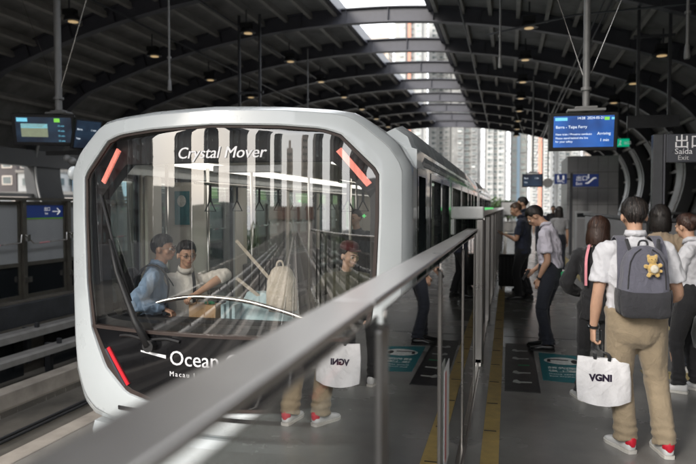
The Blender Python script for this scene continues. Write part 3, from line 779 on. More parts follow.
# car bodies
XR, XL = -.675, -3.485
def side(x0, x1, ya, yb, wins, doors, inner):
    """side wall made of sill, header, pillars; x0 outer"""
    m = MB(); cuts = sorted([(a, b, 'w') for a, b in wins]+[(a, b, 'd') for a, b in doors])
    m.box(min(x0,x1), max(x0,x1), ya, yb, 2.0, 2.14)
    y = ya
    for a, b, k in cuts:
        m.box(min(x0,x1), max(x0,x1), y, a, -.06, 2.0)
        if k == 'w': m.box(min(x0,x1), max(x0,x1), a, b, -.06, .78)
        y = b
    m.box(min(x0,x1), max(x0,x1), y, yb, -.06, 2.0)
    m.build('side_wall', 'white', tr)
    xi = x1
    s = 1 if x0 > x1 else -1
    q = MB()
    y = ya
    for a, b, k in cuts:
        q.box(min(x1, x1-s*.02), max(x1, x1-s*.02), y, a, .02, 2.0)
        if k == 'w': q.box(min(x1, x1-s*.02), max(x1, x1-s*.02), a, b, .02, .78)
        y = b
    q.box(min(x1, x1-s*.02), max(x1, x1-s*.02), y, yb, .02, 2.0)
    q.build('cabin_lining', 'intwall', tr)
    for a, b, k in cuts:
        z0 = .78 if k == 'w' else -.05
        xm = (x0*.25+x1*.75) if k == 'w' else (x0*.4+x1*.6)
        f = MB()
        t_ = .06 if k == 'w' else .055
        spans = [(a, b)] if k == 'w' else [(a, (a+b)/2-.004), ((a+b)/2+.004, b)]
        for u, v in spans:
            f = MB(); X0, X1 = sorted((x0+s*.006, xm-s*.01))
            f.box(X0, X1, u, u+t_, z0, 2.0); f.box(X0, X1, v-t_, v, z0, 2.0); f.box(X0, X1, u+t_, v-t_, z0, z0+(.06 if k == 'w' else .14)); f.box(X0, X1, u+t_, v-t_, 1.94, 2.0)
            fo = f.build('window' if k == 'w' else 'door', 'darkglass', tr)
            g_ = MB().box(xm-.004, xm+.004, u+t_, v-t_, z0+.05, 1.95).build('pane', 'sidegl', fo)
for ya, yb, wins, doors in ((4.86, 15.1, [(4.88,5.42),(7.95,9.55),(9.65,11.2),(13.35,14.6)], [(5.75,7.6),(11.35,13.1)]),
                           (15.5, 26.6, [(15.9,17.2),(19.3,20.9),(21.0,22.5),(24.9,26.2)], [(17.4,19.1),(22.8,24.6)])):
    side(XR, XR-.09, ya, yb, wins, doors, 0); side(XL, XL+.09, ya, yb, wins, doors, 0)
    # roof with chamfers
    rp_ = [(XL+.0,2.14),(XL+.02,2.02),(TC-1.30,2.17),(TC-1.02,2.375),(TC-.5,2.42),(TC,2.435),(TC+.5,2.42),(TC+1.02,2.375),(TC+1.30,2.17),(XR-.02,2.02),(XR-.0,2.14)]
    rp_ = [(XL,2.14),(TC-1.30,2.17),(TC-1.02,2.375),(TC,2.435),(TC+1.02,2.375),(TC+1.30,2.17),(XR,2.14)]
    MB().prism(rp_, 'y', ya-.002, yb).build('roof', 'white', tr)
    MB().box(XL+.1, XR-.1, ya, yb, 2.10, 2.137).build('ceiling', 'intwall', tr)
    MB().box(XL+.03, XR-.03, ya-.1, yb, -.06, .0).build('cabin_floor', 'intfloor', tr)
    MB().box(XL+.15, XR-.15, ya+.2, yb, -1.0, -.07).build('underframe', 'darksteel', tr)
    for x in (TC-.75, TC+.75): MB().box(x-.16, x+.16, ya+.5, yb-.4, 2.075, 2.099).build('light_diffuser', 'lampwhite', tr)
    for s_ in (-1, 1):
        fp = [(TC+s_*1.12,2.33),(TC+s_*1.22,2.375),(TC+s_*1.33,2.30),(TC+s_*1.425,2.06),(TC+s_*1.412,2.03),(TC+s_*1.40,2.12)]
        a_ = ya+.05
        rg = [[V((px+(TC-px)*.03, a_+.12+(.0 if pz < 2.2 else .12), pz*(1 if pz < 2.2 else .985))) for px, pz in fp], [V((px, a_+.4, pz)) for px, pz in fp], [V((px, yb, pz)) for px, pz in fp]]
        MB().loft(rg).build('roof_fairing', 'white', tr, smooth=True, auto=35)
# dark lower window band trim on the outside, gangway, end walls
MB().box(XL+.12, XR-.12, 15.1, 15.5, -.1, 2.2).build('gangway', 'rubber', tr)
MB().box(XL+.1, XL+1.0, 14.98, 15.08, 0, 2.1).build('end_wall', 'intwall', tr); MB().box(XR-1.0, XR-.1, 14.98, 15.08, 0, 2.1).build('end_wall', 'intwall', tr)
MB().box(XL+.1, XR-.1, 26.5, 26.6, 0, 2.1).build('end_wall', 'intwall', tr)
# wheels
for y in (6.3, 13.4, 17, 24.5):
    for x in (-2.85, -1.3): MB().tube([(x-.14, y, -.72+.22), (x+.14, y, -.72+.22)], .44, 20).build('tyre', 'rubber', tr, smooth=True, auto=40)
# cabin interior
bar = cat([(-3.05,4.78,.78),(-2.98,4.78,.83),(-2.84,4.80,.90),(-2.62,4.82,.945),(-2.40,4.83,.955),(-2.1,4.84,.935),(-1.85,4.84,.885),(-1.6,4.83,.82),(-1.4,4.82,.74),(-1.3,4.82,.6)], 4)
MB().tube(bar, .019, 12).build('front_grab_bar', 'steel', tr, smooth=True)
for x, y in ((-2.62,6.3),(-1.55,6.3),(-2.62,8.3),(-1.55,8.3),(-2.5,10.6),(-1.6,10.6),(-2.85,5.75),(-1.2,5.7),(-3.15,5.5)):
    MB().tube([(x,y,0),(x,y,2.1)], .017, 10).build('grab_pole', 'steel', tr, smooth=True)
for x in (-2.75, -1.4):
    MB().tube([(x,5.3,1.92),(x,14.5,1.92)], .015, 8).build('ceiling_rail', 'steel', tr, smooth=True)
    for k in range(10):
        y = 5.6+k*.62
        h = MB(); h.box(x-.012, x+.012, y-.004, y+.004, 1.76, 1.92)
        pts = [(x+.06*sin(a), y, 1.70+.06*cos(a)) for a in [0, 2.1, 4.2, 6.283]]
        h.tube([(x,y,1.77),(x-.055,y,1.66),(x+.055,y,1.66),(x,y,1.77)], .008, 6)
        h.build('strap_handle', 'matblack', tr)
for s_, x in ((1, XL+.1), (-1, XR-.1)):
    for ya in (7.8, 9.7, 13.3):
        MB().box(min(x, x+s_*.42), max(x, x+s_*.42), ya, ya+1.5, .38, .46).build('bench_seat', 'legpanel', tr, bevel=.02)
        MB().box(min(x, x+s_*.06), max(x, x+s_*.06), ya, ya+1.5, .46, .95).build('bench_back', 'legpanel', tr, bevel=.02)
MB().box(TC-1.1, TC+1.1, 4.88, 5.22, .0, .5).build('front_bench', 'legpanel', tr, bevel=.02)
# curved cream panels beside the front windows and a teal notice
MB().box(XL+.11, XL+.16, 5.45, 5.72, .8, 2.0).build('corner_panel', 'intwall', tr, bevel=.03)
MB().box(XL+.11, XL+.55, 5.9, 5.96, .0, 1.95).build('draught_screen', 'intwall', tr, bevel=.05)
MB().box(XR-.60, XR-.11, 7.7, 7.76, .0, 1.95).build('draught_screen', 'intwall', tr, bevel=.05)
MB().box(XL+.2, XL+.36, 5.885, 5.898, 1.52, 1.86).build('notice', 'teal', tr)
MB().ball((XL+.28, 5.88, 1.76), (.05,.006,.06)).build('notice_print', 'stickerwhite', tr)
MB().box(-.77, -.766, 4.92, 5.38, 1.12, 1.24).build('window_sticker', 'greenlight', tr)
# small green indicator crosses seen in the cabin
for x, y, z in ((-1.25, 5.6, 1.62), (-2.72, 8.2, 1.78)):
    MB().cbox((x,y,z), (.010,.01,.034)).cbox((x,y-.002,z), (.034,.01,.010)).build('green_indicator', 'greenlight', tr)

# ------------------------------------------------------------------ platform screen doors (near)
ps = empty('platform_screen_doors', (-.34, 5, 0), 'half height glass platform screen doors with steel top rail beside the train', 'platform doors')
segs = [(Y0, -2.4), (-2.39, 1.52), (1.53, 3.70), (3.71, 5.6), (5.61, 6.98)]
for a, b in segs: MB().box(-.425, -.312, a, b, 1.452, 1.47).build('top_rail', 'rail', ps, bevel=.006, seg=3)
posts = [-4.5, -3.0, -1.5, 0.1, 1.56, 2.95, 4.5, 6.05]
pm = None
for i, y in enumerate(posts):
    wd = .07 if y in (1.56,) else .035
    MB().box(-.345, -.29, y-wd, y+wd*.4, -.006, 1.404).build('post', 'post', ps, bevel=.004)
pp = [Y0]+posts+[6.98]
for a, b in zip(pp, pp[1:]):
    MB().box(-.306, -.298, a+.03, b-.07, .03, 1.44).build('pane', 'psd_glass', ps)
MB().box(-.335, -.285, Y0, 6.98, -.005, .028).build('bottom_rail', 'steel', ps)
MB().box(-.42, -.365, Y0, 6.98, 1.42, 1.451).build('upper_channel', 'darksteel', ps)
# notice with red text on the glass
o = MB().box(-.289, -.286, 3.05, 3.30, .42, .92).build('glass_notice', 'whitebox', ps)
MB().box(-.2855, -.285, 3.08, 3.14, .46, .9).build('notice_stripe', 'signred', ps)
# taller section with housing
MB().box(-.60, -.25, 6.985, 7.25, 1.57, 1.705).build('header_end_cap', 'whitebox', ps, bevel=.02, seg=3)
MB().box(-.60, -.56, 6.985, 7.2, 1.40, 1.57).build('header_bracket', 'whitebox', ps, bevel=.008)
MB().box(-.50, -.27, 7.255, 42.5, 1.59, 1.66).build('door_header', 'rail', ps, bevel=.01)
MB().box(-.50, -.30, 7.4, 14, 1.662, 1.69).build('green_strip', 'greenlight', ps)
y = 7.0; k = 0
while y < 42:
    MB().box(-.34, -.245, y, y+.09, -.006, 1.57).build('door_post', 'post', ps, bevel=.02, seg=3)
    for yy in (y+1.0, y+1.85): MB().box(-.33, -.288, yy, yy+.03, -.006, 1.57).build('door_stile', 'darksteel', ps)
    MB().box(-.30, -.292, y+.10, y+.99, .03, 1.57).build('pane', 'psd_glass', ps); MB().box(-.30, -.292, y+1.06, y+1.84, .03, 1.57).build('pane', 'psd_glass', ps); MB().box(-.30, -.292, y+1.91, y+2.68, .03, 1.57).build('pane', 'psd_glass', ps)
    y += 2.7; k += 1
MB().box(-.335, -.27, 7.0, 42.5, -.005, .05).build('bottom_rail', 'steel', ps)

# ------------------------------------------------------------------ opposite platform screen doors
os_ = empty('platform_screen_doors', (-8.6, 10, 0), 'dark framed platform screen doors along the opposite platform edge', 'platform doors')
shm = {}
def inst(nm, mb, mat, y, bevel=0):
    k = (nm, str(mat))
    if k not in shm: o = mb().build(nm, mat, os_, bevel=bevel); shm[k] = o.data
    else:
        o = shared(nm, shm[k], os_)
    o.location = (0, y, 0); return o
M['pinksleeve'] = pbr('pink_sleeve', (.5,.2,.22), .5)
M['framemetal'] = pbr('bronze_frame', (.16,.15,.13), .35, .7, .2, 3)
ys = [3.70+1.22*k for k in range(0, 24)]
for i, y in enumerate(ys):
    inst('post', lambda: MB().box(-8.66, -8.50, 0, .09, .03, 1.82), 'framemetal', y, .006)
    inst('door_frame', lambda: MB().box(-8.60,-8.55,.10,1.21,1.74,1.80).box(-8.60,-8.55,.10,1.21,.62,.69).box(-8.60,-8.55,.10,1.21,.03,.10).box(-8.60,-8.55,.10,.15,.101,1.739).box(-8.60,-8.55,1.16,1.21,.101,1.739), 'framemetal', y)
    inst('lower_pane', lambda: MB().box(-8.585, -8.575, .15, 1.16, .10, .62), 'darkglass', y)
    inst('upper_pane', lambda: MB().box(-8.585, -8.575, .15, 1.16, .69, 1.74), 'frost', y)
    if i % 8 == 5:
        b_ = inst('blue_panel', lambda: MB().box(-8.572, -8.566, .16, 1.15, 1.50, 1.735), 'blue_sign', y)
        inst('green_band', lambda: MB().box(-8.5725, -8.566, .16, 1.15, 1.475, 1.497), 'green_line', y)
        T_ = TXT((-8.563, y+.62, 1.63), (0,1,0), (0,0,1))
        text('出口', .085, T_, 'signwhite', os_); text('Exit', .055, TXT((-8.563, y+.64, 1.56), (0,1,0), (0,0,1)), 'signwhite', os_)
        a_ = MB(); x = -8.56
        a_.bar((x, y+.85, 1.615), (x, y+1.05, 1.615), .016, .016).bar((x, y+.98, 1.675), (x, y+1.06, 1.615), .016, .016).bar((x, y+.98, 1.555), (x, y+1.06, 1.615), .016, .016)
        a_.build('arrow', 'signwhite', os_)
    inst('push_bar', lambda: MB().tube([(-8.53,.12,1.16),(-8.46,.22,1.03),(-8.46,1.1,1.06),(-8.53,1.2,1.2)], .014, 8), 'steel', y)
    inst('red_sleeve', lambda: MB().tube([(-8.46,.35,1.034),(-8.46,.62,1.042)], .0155, 8), 'pinksleeve', y)
    inst('lock_box', lambda: MB().box(-8.50,-8.44,.0,.14,.33,.43).box(-8.49,-8.43,.02,.10,1.08,1.2), 'steel', y, .01)
MB().box(-8.66, -8.46, 3, 34, 1.821, 1.87).build('top_rail', 'framemetal', os_)

# ------------------------------------------------------------------ signs, screens, lamps hung from the roof
def roofz(x): return min(AR, key=lambda p: abs(p.x-x)+(0 if p.z > 4.3 else 9)).z
def screen(name, c, wd, ht, yaw, tilt, label, pole_xy=None, content='blue', polebase=None, depth=.09):
    t = empty(name, (c[0], c[1], c[2]), label, 'display screen')
    T = Matrix.Translation(c) @ Matrix.Rotation(R(yaw), 4, 'Z') @ Matrix.Rotation(R(tilt), 4, 'X')
    MB().box(-wd/2, wd/2, 0, depth, -ht/2, ht/2, T=T).build('case', 'matblack', t, bevel=.012)
    b = .05*wd/.84
    MB().box(-wd/2+b, wd/2-b, -.004, .002, -ht/2+b, ht/2-b*.8, T=T).build('screen', 'screenblue' if content == 'blue' else 'screendark', t)
    def tx(s, sz, x, z, mat='txtlit'): text(s, sz, T @ TXT((x*wd, -.007, z*ht), (1,0,0), (0,0,1)), mat, t)
    def rc(x0, x1, z0, z1, mat, nm): MB().box(x0*wd, x1*wd, -.008, -.003, z0*ht, z1*ht, T=T).build(nm, mat, t)
    if content == 'blue':
        rc(-.42,-.24,.30,.38,'cyanlit','screen_logo'); rc(.30,.37,.30,.38,'greenlit','screen_logo'); rc(.40,.44,.31,.37,'cyanlit','screen_logo')
        tx('14:28  2024-05-21', .045*wd/.84, -.10, .33, 'txtlit'); tx('Barra - Taipa Ferry', .05*wd/.84, -.41, .10); tx('Next train / Proximo comboio', .036*wd/.84, -.41, -.08)
        tx('Please stand behind the line', .036*wd/.84, -.41, -.18); tx('for your safety', .036*wd/.84, -.41, -.27); tx('Arriving', .05*wd/.84, .20, -.08); tx('1 min', .05*wd/.84, .24, -.25)
    elif content == 'photo':
        rc(-.42,-.25,.26,.38,'cyanlit','screen_logo'); rc(.17,.26,.26,.38,'greenlit','screen_logo'); rc(-.36,.06,-.22,.20,'photo','screen_photo'); rc(-.36,.06,.06,.20,'cyanlit','screen_photo')
        for k in range(4): tx('15 min', .045, .22, .12-.16*k, 'cyanlit')
    else: tx('Barra', .06*wd/.7, -.40, .14); tx('1 min', .06*wd/.7, .1, .14); tx('Taipa', .05*wd/.7, -.40, -.16)
    if pole_xy:
        x, y, r_ = pole_xy; zt = roofz(x)+.1; zb = c[2]+ht/2+.02
        MB().tube([(x,y,zb),(x,y,zt)], r_, 14).build('pole', 'pole', t, smooth=True, auto=40)
        MB().tube([(x,y,zb+.28),(x,y,zb+.32)], r_*1.5, 14).build('collar', 'pole', t, smooth=True, auto=40)
        MB().box(x-.24, x+.24, y-.10, y+.10, zb, zb+.035).box(x-.14, x+.14, y-.07, y+.07, zb+.036, zb+.07).build('bracket', 'pole', t, bevel=.008)
        z = zb
        for s in (-1, 1): MB().tube([(x, y, zb+.35), (x+s*1.1, y, roofz(x+s*1.1)+.2)], .005, 5).build('stay_cable', 'steel', t)
    return t
screen('departure_screen', (.955,8.98,2.69), .86, .50, 3, 8, 'large blue departure screen hanging over the platform', (.99,9.05,.045))
screen('departure_screen', (.85,24,2.65), .73, .48, 0, 5, 'small far blue departure screen with a round disc beside it', (.85,24.05,.03), 'small')
screen('departure_screen', (-8.68,10.6,3.18), 1.14, .60, 24, 14, 'dim departure screen with photo over the opposite platform', (-8.46,10.75,.065), 'photo')
t2 = screen('departure_screen', (-7.83,10.75,3.08), .55, .58, 64, 16, 'dark back of a second screen paired beside the dim departure screen', None, 'none')
MB().box(-8.7,-8.0,10.66,10.74,2.70,2.78).build('mount', 'matblack', t2)
MB().ball((-8.1,10.5,2.62), .07).ball((-7.95,10.45,2.56), .08).build('camera_housing', 'pole', t2, smooth=True)
# round disc clock
o = empty('round_clock', (1.37, 24, 2.6), 'round grey disc hanging on a thin rod right of the small screen', 'clock')
MB().tube([(1.37,23.9,2.56),(1.37,23.96,2.56)], .17, 24).build('dial', 'pole', o, smooth=True, auto=40); MB().tube([(1.37,23.93,2.7),(1.37,23.93,6.2)], .02, 8).build('rod', 'pole', o)
def hsign(loc, wd, ht, mat, label, lines, arrow=None, rods=(), depth=.06, name='hanging_sign', ct='sign'):
    x, y, z = loc; t = empty(name, loc, label, ct)
    MB().box(x, x+wd, y, y+depth, z, z+ht).build('sign_board', mat, t, bevel=.004)
    for s, sz, dx, dz, mt in lines: text(s, sz, TXT((x+dx, y-.003, z+dz), (1,0,0), (0,0,1)), mt, t)
    for rx in rods: MB().tube([(x+rx,y+depth/2,z+ht-.01),(x+rx,y+depth/2,roofz(x+rx)+.2)], .018, 8).build('rod', 'darksteel', t)
    return t
es = hsign((2.22,23.98,2.42), .86, .44, 'blue_sign', 'blue exit sign with escalator symbol on a dark pole by the lift block', [('出口', .2, .10, .22, 'signwhite'), ('Exit', .14, .10, .06, 'signwhite')])
m = MB(); m.bar((2.72,23.965,2.54),(2.92,23.965,2.72),.03,.05).bar((2.92,23.965,2.72),(3.0,23.965,2.72),.03,.04).bar((2.64,23.965,2.54),(2.72,23.965,2.54),.03,.04).bar((2.74,23.965,2.70),(2.74,23.965,2.80),.03,.05).ball((2.74,23.965,2.83),.025).build('escalator_symbol', 'signwhite', es)
MB().box(2.12,2.22,23.96,24.06,0,2.9).build('pole', 'darksteel', es)
s2 = hsign((1.60,23.98,2.52), .42, .36, 'blue_sign', 'small square blue toilet sign left of the exit sign', [('WC', .15, .08, .05, 'signwhite')])
m = MB(); m.ball((1.72,23.97,2.80),.03).cbox((1.72,23.97,2.73),(.06,.01,.1)).ball((1.90,23.97,2.80),.03).cbox((1.90,23.97,2.73),(.06,.01,.1)).build('figure_symbol', 'signwhite', s2)
MB().box(2.02,2.118,24.0,24.04,2.66,2.72).build('arm', 'darksteel', s2)
ex = hsign((3.66,23.98,3.80), .40, .27, 'greenexit', 'green emergency exit sign hanging near the curved wall', [('出口', .12, .22, .08, 'signwhite')], rods=(.05,.35))
m = MB(); m.ball((3.77,23.97,3.99),.025).bar((3.77,23.97,3.96),(3.75,23.97,3.90),.02,.03).bar((3.75,23.97,3.90),(3.71,23.97,3.84),.02,.02).bar((3.75,23.97,3.90),(3.80,23.97,3.85),.02,.02).build('running_figure', 'signwhite', ex)
sg = empty('exit_sign', (1.6, 7.5, 0), 'dark freestanding exit sign in Chinese, Portuguese and English on a tall post', 'sign')
MB().box(1.50,1.60,7.46,7.56,0,2.475).build('post', 'darksteel', sg, bevel=.006); MB().box(1.605,1.625,7.47,7.55,.0,2.475).build('post_edge', 'rib', sg)
MB().box(1.63,3.1,7.46,7.56,2.175,2.475).build('sign_board', 'darksign', sg, bevel=.005)
text('出口', .155, TXT((1.70,7.457,2.335), (1,0,0), (0,0,1)), 'letter', sg, bold=.001); text('Saída', .085, TXT((1.71,7.457,2.262), (1,0,0), (0,0,1)), 'letter', sg); text('Exit', .07, TXT((1.74,7.457,2.195), (1,0,0), (0,0,1)), 'darktxt', sg) if False else text('Exit', .07, TXT((1.74,7.457,2.20), (1,0,0), (0,0,1)), 'trim', sg)
text('出口', .155, TXT((2.5,7.457,2.335), (1,0,0), (0,0,1)), 'letter', sg, bold=.001)

# spotlights along the roof
def spot(x, y, lab, first=[None]):
    z = roofz(x)
    if first[0] is None:
        t = empty('spotlight', (x, y, z), lab, 'spotlight', 'spotlights under the station roof')
        MB().tube([(x,y,z+.2),(x,y,z-.18)], .02, 8).build('stem', 'darksteel', t)
        MB().loft([[V((x+r_*cos(2*pi*k/14), y+.05+h*.35+r_*sin(2*pi*k/14)*.8, z-.18-h)) for k in range(14)] for r_, h in ((.06,0),(.13,.05),(.20,.14),(.22,.20))]).build('lamp_shell', 'lampshell', t, smooth=True, auto=40)
        MB().tube([(x,y+.13,z-.385),(x,y+.13,z-.395)], .11, 14).build('lens', 'lens', t)
        m = MB()
        for k in range(3): m.box(x-.15, x+.15, y-.05+k*.07, y-.04+k*.07, z-.26, z-.14)
        m.build('heat_sink', 'lampshell', t)
        first[0] = t, (x, y, z); return t
    t0, p0 = first[0]
    return copy_tree(t0, (x-p0[0], y-p0[1], z-p0[2]), lab, 'spotlights under the station roof')
rows = ((-9.6,'far left row above the opposite platform'),(-6.8,'row left of the skylight over the far track'),(.45,'row over the near platform edge'),(3.4,'right row over the platform'))
for x, nm in rows:
    for k in range(10):
        y = RY[3]+1.7+3.45*k
        if y < 41: spot(x, y, '%s nearest black hanging spotlight in the %s' % (ORD[k], nm))
# thin drop rods with sensors / speakers
def droprod(x, y, z, lab, kind='speaker'):
    t = empty('hanging_speaker', (x, y, z), lab, 'speaker')
    MB().tube([(x,y,z),(x,y,roofz(x)+.2)], .022, 8).build('rod', 'pole', t)
    MB().tube([(x,y,z-.16),(x,y,z-.12),(x,y,z+.02),(x,y,z+.06)], [.04,.045,.035,.03], 14).build('cone', 'pole', t, smooth=True, auto=40)
    MB().tube([(x,y,z+.5),(x,y,z+.54)], .045, 10).build('collar', 'pole', t)
droprod(2.55,10.5,4.05, 'pale hanging speaker on a thin rod above the exit sign')
droprod(-6.9,12.2,4.30, 'pale hanging speaker on a rod above the left corner of the train')
droprod(-.2,14.5,4.9, 'pale hanging speaker right of the skylight strip')
droprod(-6.5,20.5,4.75, 'pale rod mounted speaker above the train roof')
def hframe(x, y, z, lab):
    t = empty('hanging_sign_rack', (x, y, z), lab, 'sign rack')
    for s in (-.3, .3): MB().box(x+s-.03, x+s+.03, y-.03, y+.03, z, roofz(x)+.2).build('hanger', 'darksteel', t)
    MB().box(x-.4, x+.4, y-.02, y+.02, z+1.6, z+1.66).build('cross_bar', 'darksteel', t)
    MB().box(x-.5, x+.5, y-.04, y+.04, z-.25, z).build('sign_back', 'darksteel', t)
hframe(-6.9,16.5,3.2, 'dark two legged hanging frame above the train, left of the skylight'); hframe(2.9,14.5,3.6, 'dark two legged hanging frame over the right of the platform')
# conduit along the right roof
cd = empty('conduit', (1,9,4.9), 'thin cable conduit running under the roof right of the big screen', 'conduit')
MB().tube([(-.5,15,5.6),(1.2,13,5.35),(2.9,11,4.85)], .02, 6).build('pipe', 'darksteel', cd)
# ------------------------------------------------------------------ people
def skinm(name, c, **k):
    m = pbr(name, c, .5, var=.10, scale=14, spec=.4, bump=.05, bscale=120); b = m.node_tree.nodes['Principled BSDF']
    b.inputs['Subsurface Weight'].default_value = .08; b.inputs['Subsurface Radius'].default_value = (.02,.008,.004); b.inputs['Subsurface Scale'].default_value = .3
    return m
M['skin'] = skinm('warm_skin', (.50,.30,.205)); M['skin2'] = skinm('tanned_skin', (.44,.25,.165)); M['skin3'] = skinm('light_skin', (.56,.37,.28))
def cloth(name, c, **k):
    a = dict(rough=.85, var=.09, scale=9, bump=.28, bscale=240, sheen=.15); a.update(k); m = pbr(name, c, **a)
    t = m.node_tree; b = t.nodes['Principled BSDF']; n = t.nodes.new('ShaderNodeTexNoise'); n.inputs['Scale'].default_value = 13; n.inputs['Detail'].default_value = 3; n.inputs['Distortion'].default_value = 1.6
    mp_ = [x for x in t.nodes if x.type == 'MAPPING'][0]; t.links.new(mp_.outputs[0], n.inputs['Vector'])
    bu = t.nodes.new('ShaderNodeBump'); bu.inputs['Strength'].default_value = .30; bu.inputs['Distance'].default_value = .03
    t.links.new(n.outputs['Fac'], bu.inputs['Height'])
    old = b.inputs['Normal'].links[0].from_socket; t.links.new(old, bu.inputs['Normal']); t.links.new(bu.outputs[0], b.inputs['Normal']); return m
M['c_white'] = cloth('white_cotton', (.57,.57,.60)); M['c_lilac'] = cloth('lilac_white_cotton', (.58,.55,.63)); M['c_navy'] = cloth('navy_cotton', (.010,.014,.033)); M['c_navy2'] = cloth('navy_trousers', (.011,.014,.024))
M['c_khaki'] = cloth('khaki_cotton', (.28,.22,.145)); M['c_black'] = cloth('black_cloth', (.010,.010,.012)); M['c_blue'] = cloth('pale_blue_cotton', (.22,.32,.46)); M['c_beige'] = cloth('beige_cloth', (.34,.26,.18))
M['c_grey'] = cloth('grey_cloth', (.26,.26,.27)); M['c_olive'] = cloth('olive_cloth', (.07,.07,.05)); M['c_offw'] = cloth('off_white_cotton', (.60,.57,.52)); M['c_pink'] = cloth('pink_strap', (.75,.28,.33)); M['c_red'] = cloth('red_cap', (.08,.010,.014))
M['c_aqua'] = cloth('pale_aqua_cloth', (.38,.52,.56)); M['c_bpack'] = cloth('grey_backpack_cloth', (.105,.105,.135), bump=.4); M['c_bpack2'] = cloth('dark_backpack_cloth', (.028,.028,.033), bump=.4); M['c_cream'] = cloth('cream_leather', (.52,.46,.38), rough=.5)
M['hair'] = pbr('black_hair', (.013,.010,.009), .45, var=.5, scale=30, stretch=(6,6,1), bump=.4, bscale=80)
M['hairb'] = pbr('brown_hair', (.035,.016,.011), .42, var=.5, scale=30, stretch=(6,6,1), bump=.4, bscale=80)
M['hairbr'] = pbr('short_brown_hair', (.06,.035,.022), .55, var=.5, scale=30, bump=.4)
for n_, c_ in (('hair', (.045,.036,.032)), ('hairb', (.085,.042,.028)), ('hairbr', (.14,.085,.05))): M[n_+'_hi'] = pbr(n_+'_strand', c_, .4)
M['shoe_w'] = pbr('white_shoe', (.66,.66,.66), .45, var=.05); M['shoe_b'] = pbr('black_shoe', (.010,.010,.011), .35); M['sole_w'] = pbr('shoe_sole', (.6,.58,.54), .6); M['sole_b'] = pbr('dark_sole', (.02,.02,.02), .6)
M['tab'] = pbr('red_heel_tab', (.55,.01,.03), .5); M['eyew'] = pbr('eye_white', (.6,.58,.55), .3); M['iris'] = pbr('dark_iris', (.015,.01,.008), .15)
M['lip'] = pbr('lips', (.34,.13,.10), .5); M['metal'] = pbr('silver_metal', (.5,.5,.5), .25, 1); M['paperbag'] = pbr('brown_paper', (.37,.24,.13), .8, var=.12, scale=5, bump=.1, bscale=20)
M['tote'] = cloth('white_tote_cloth', (.70,.69,.70), bump=.15); M['plastic'] = glass('thin_plastic', (.75,.75,.75), .25, .35); M['plush'] = cloth('yellow_plush', (.55,.37,.12), bump=.8, bscale=100, sheen=.5); M['plushw'] = cloth('white_plush', (.75,.70,.58), bump=.8)
M['print'] = pbr('dark_purple_print', (.03,.015,.05), .6); M['lens_glass'] = glass('spectacle_lens', (.85,.85,.85), .0, mult=.6)

def remesh(mb, vox, smooth=2, mat=None, name='body', parent=None, fold=None, extra=None, xform=None):
    me = bpy.data.meshes.new(name); me.from_pydata(mb.v, [], mb.f); me.update()
    bm = bmesh.new(); bm.from_mesh(me); bmesh.ops.recalc_face_normals(bm, faces=bm.faces); bm.to_mesh(me); bm.free()
    ob = bpy.data.objects.new(name, me); sc.collection.objects.link(ob)
    r = ob.modifiers.new('r', 'REMESH'); r.mode = 'VOXEL'; r.voxel_size = vox; r.use_smooth_shade = True
    s = ob.modifiers.new('s', 'SMOOTH'); s.factor = .6; s.iterations = smooth
    bpy.context.view_layer.update(); dg = bpy.context.evaluated_depsgraph_get()
    m2 = bpy.data.meshes.new_from_object(ob.evaluated_get(dg)); bpy.data.objects.remove(ob); bpy.data.meshes.remove(me)
    if fold:
        for v, n in zip(m2.vertices, [x.vector.copy() for x in m2.vertex_normals]):
            v.co = v.co+n*fold(v.co, n)
    if extra:
        bm = bmesh.new(); bm.from_mesh(m2); t = bpy.data.meshes.new('t'); t.from_pydata(extra.v, [], extra.f); t.update()
        bm.from_mesh(t); bmesh.ops.recalc_face_normals(bm, faces=bm.faces); bm.to_mesh(m2); bm.free(); bpy.data.meshes.remove(t)
    m2.materials.clear(); m2.materials.append(M[mat])
    m2.polygons.foreach_set('use_smooth', [True]*len(m2.polygons)); m2.name = name
    o = bpy.data.objects.new(name, m2); sc.collection.objects.link(o); par(o, parent); return o
def limb(mb, pts, rad, side, n=14, sub=4, f0=False, f1=False):
    """smooth closed tube, elliptical radii (lateral a along 'side', b across)"""
    P = cat(pts, sub); Rr = cat([V((r[0], r[1], 0)) if isinstance(r, (tuple, list)) else V((r, r, 0)) for r in rad], sub)
    rings = []; side = V(side)
    def ring(p, t, a, b):
        x = (side-t*side.dot(t)).normalized(); y = t.cross(x)
        return [p+x*cos(2*pi*k/n)*a+y*sin(2*pi*k/n)*b for k in range(n)]
    L = len(P)
    for i in range(L):
        t = (P[min(i+1, L-1)]-P[max(i-1, 0)]).normalized(); r = Rr[i]
        if i == 0 and not f0:
            m_ = min(r.x, r.y); rings.append(ring(P[0]-t*m_*.75, t, r.x*.45, r.y*.45)); rings.append(ring(P[0]-t*m_*.42, t, r.x*.83, r.y*.83))
        rings.append(ring(P[i], t, max(r.x, .003), max(r.y, .003)))
        if i == L-1 and not f1:
            m_ = min(r.x, r.y); rings.append(ring(P[i]+t*m_*.42, t, r.x*.83, r.y*.83)); rings.append(ring(P[i]+t*m_*.75, t, r.x*.45, r.y*.45))
    mb.loft(rings)
def ik(S, T, a, b, hint):
    d = T-S; L = min(d.length, (a+b)*.998)
    if d.length > (a+b)*.998: T = S+d.normalized()*L
    u = (T-S).normalized(); x = (a*a-b*b+L*L)/(2*L); h = math.sqrt(max(0, a*a-x*x))
    hv = V(hint); hv = (hv-u*hv.dot(u)).normalized(); return S+u*x+hv*h, T

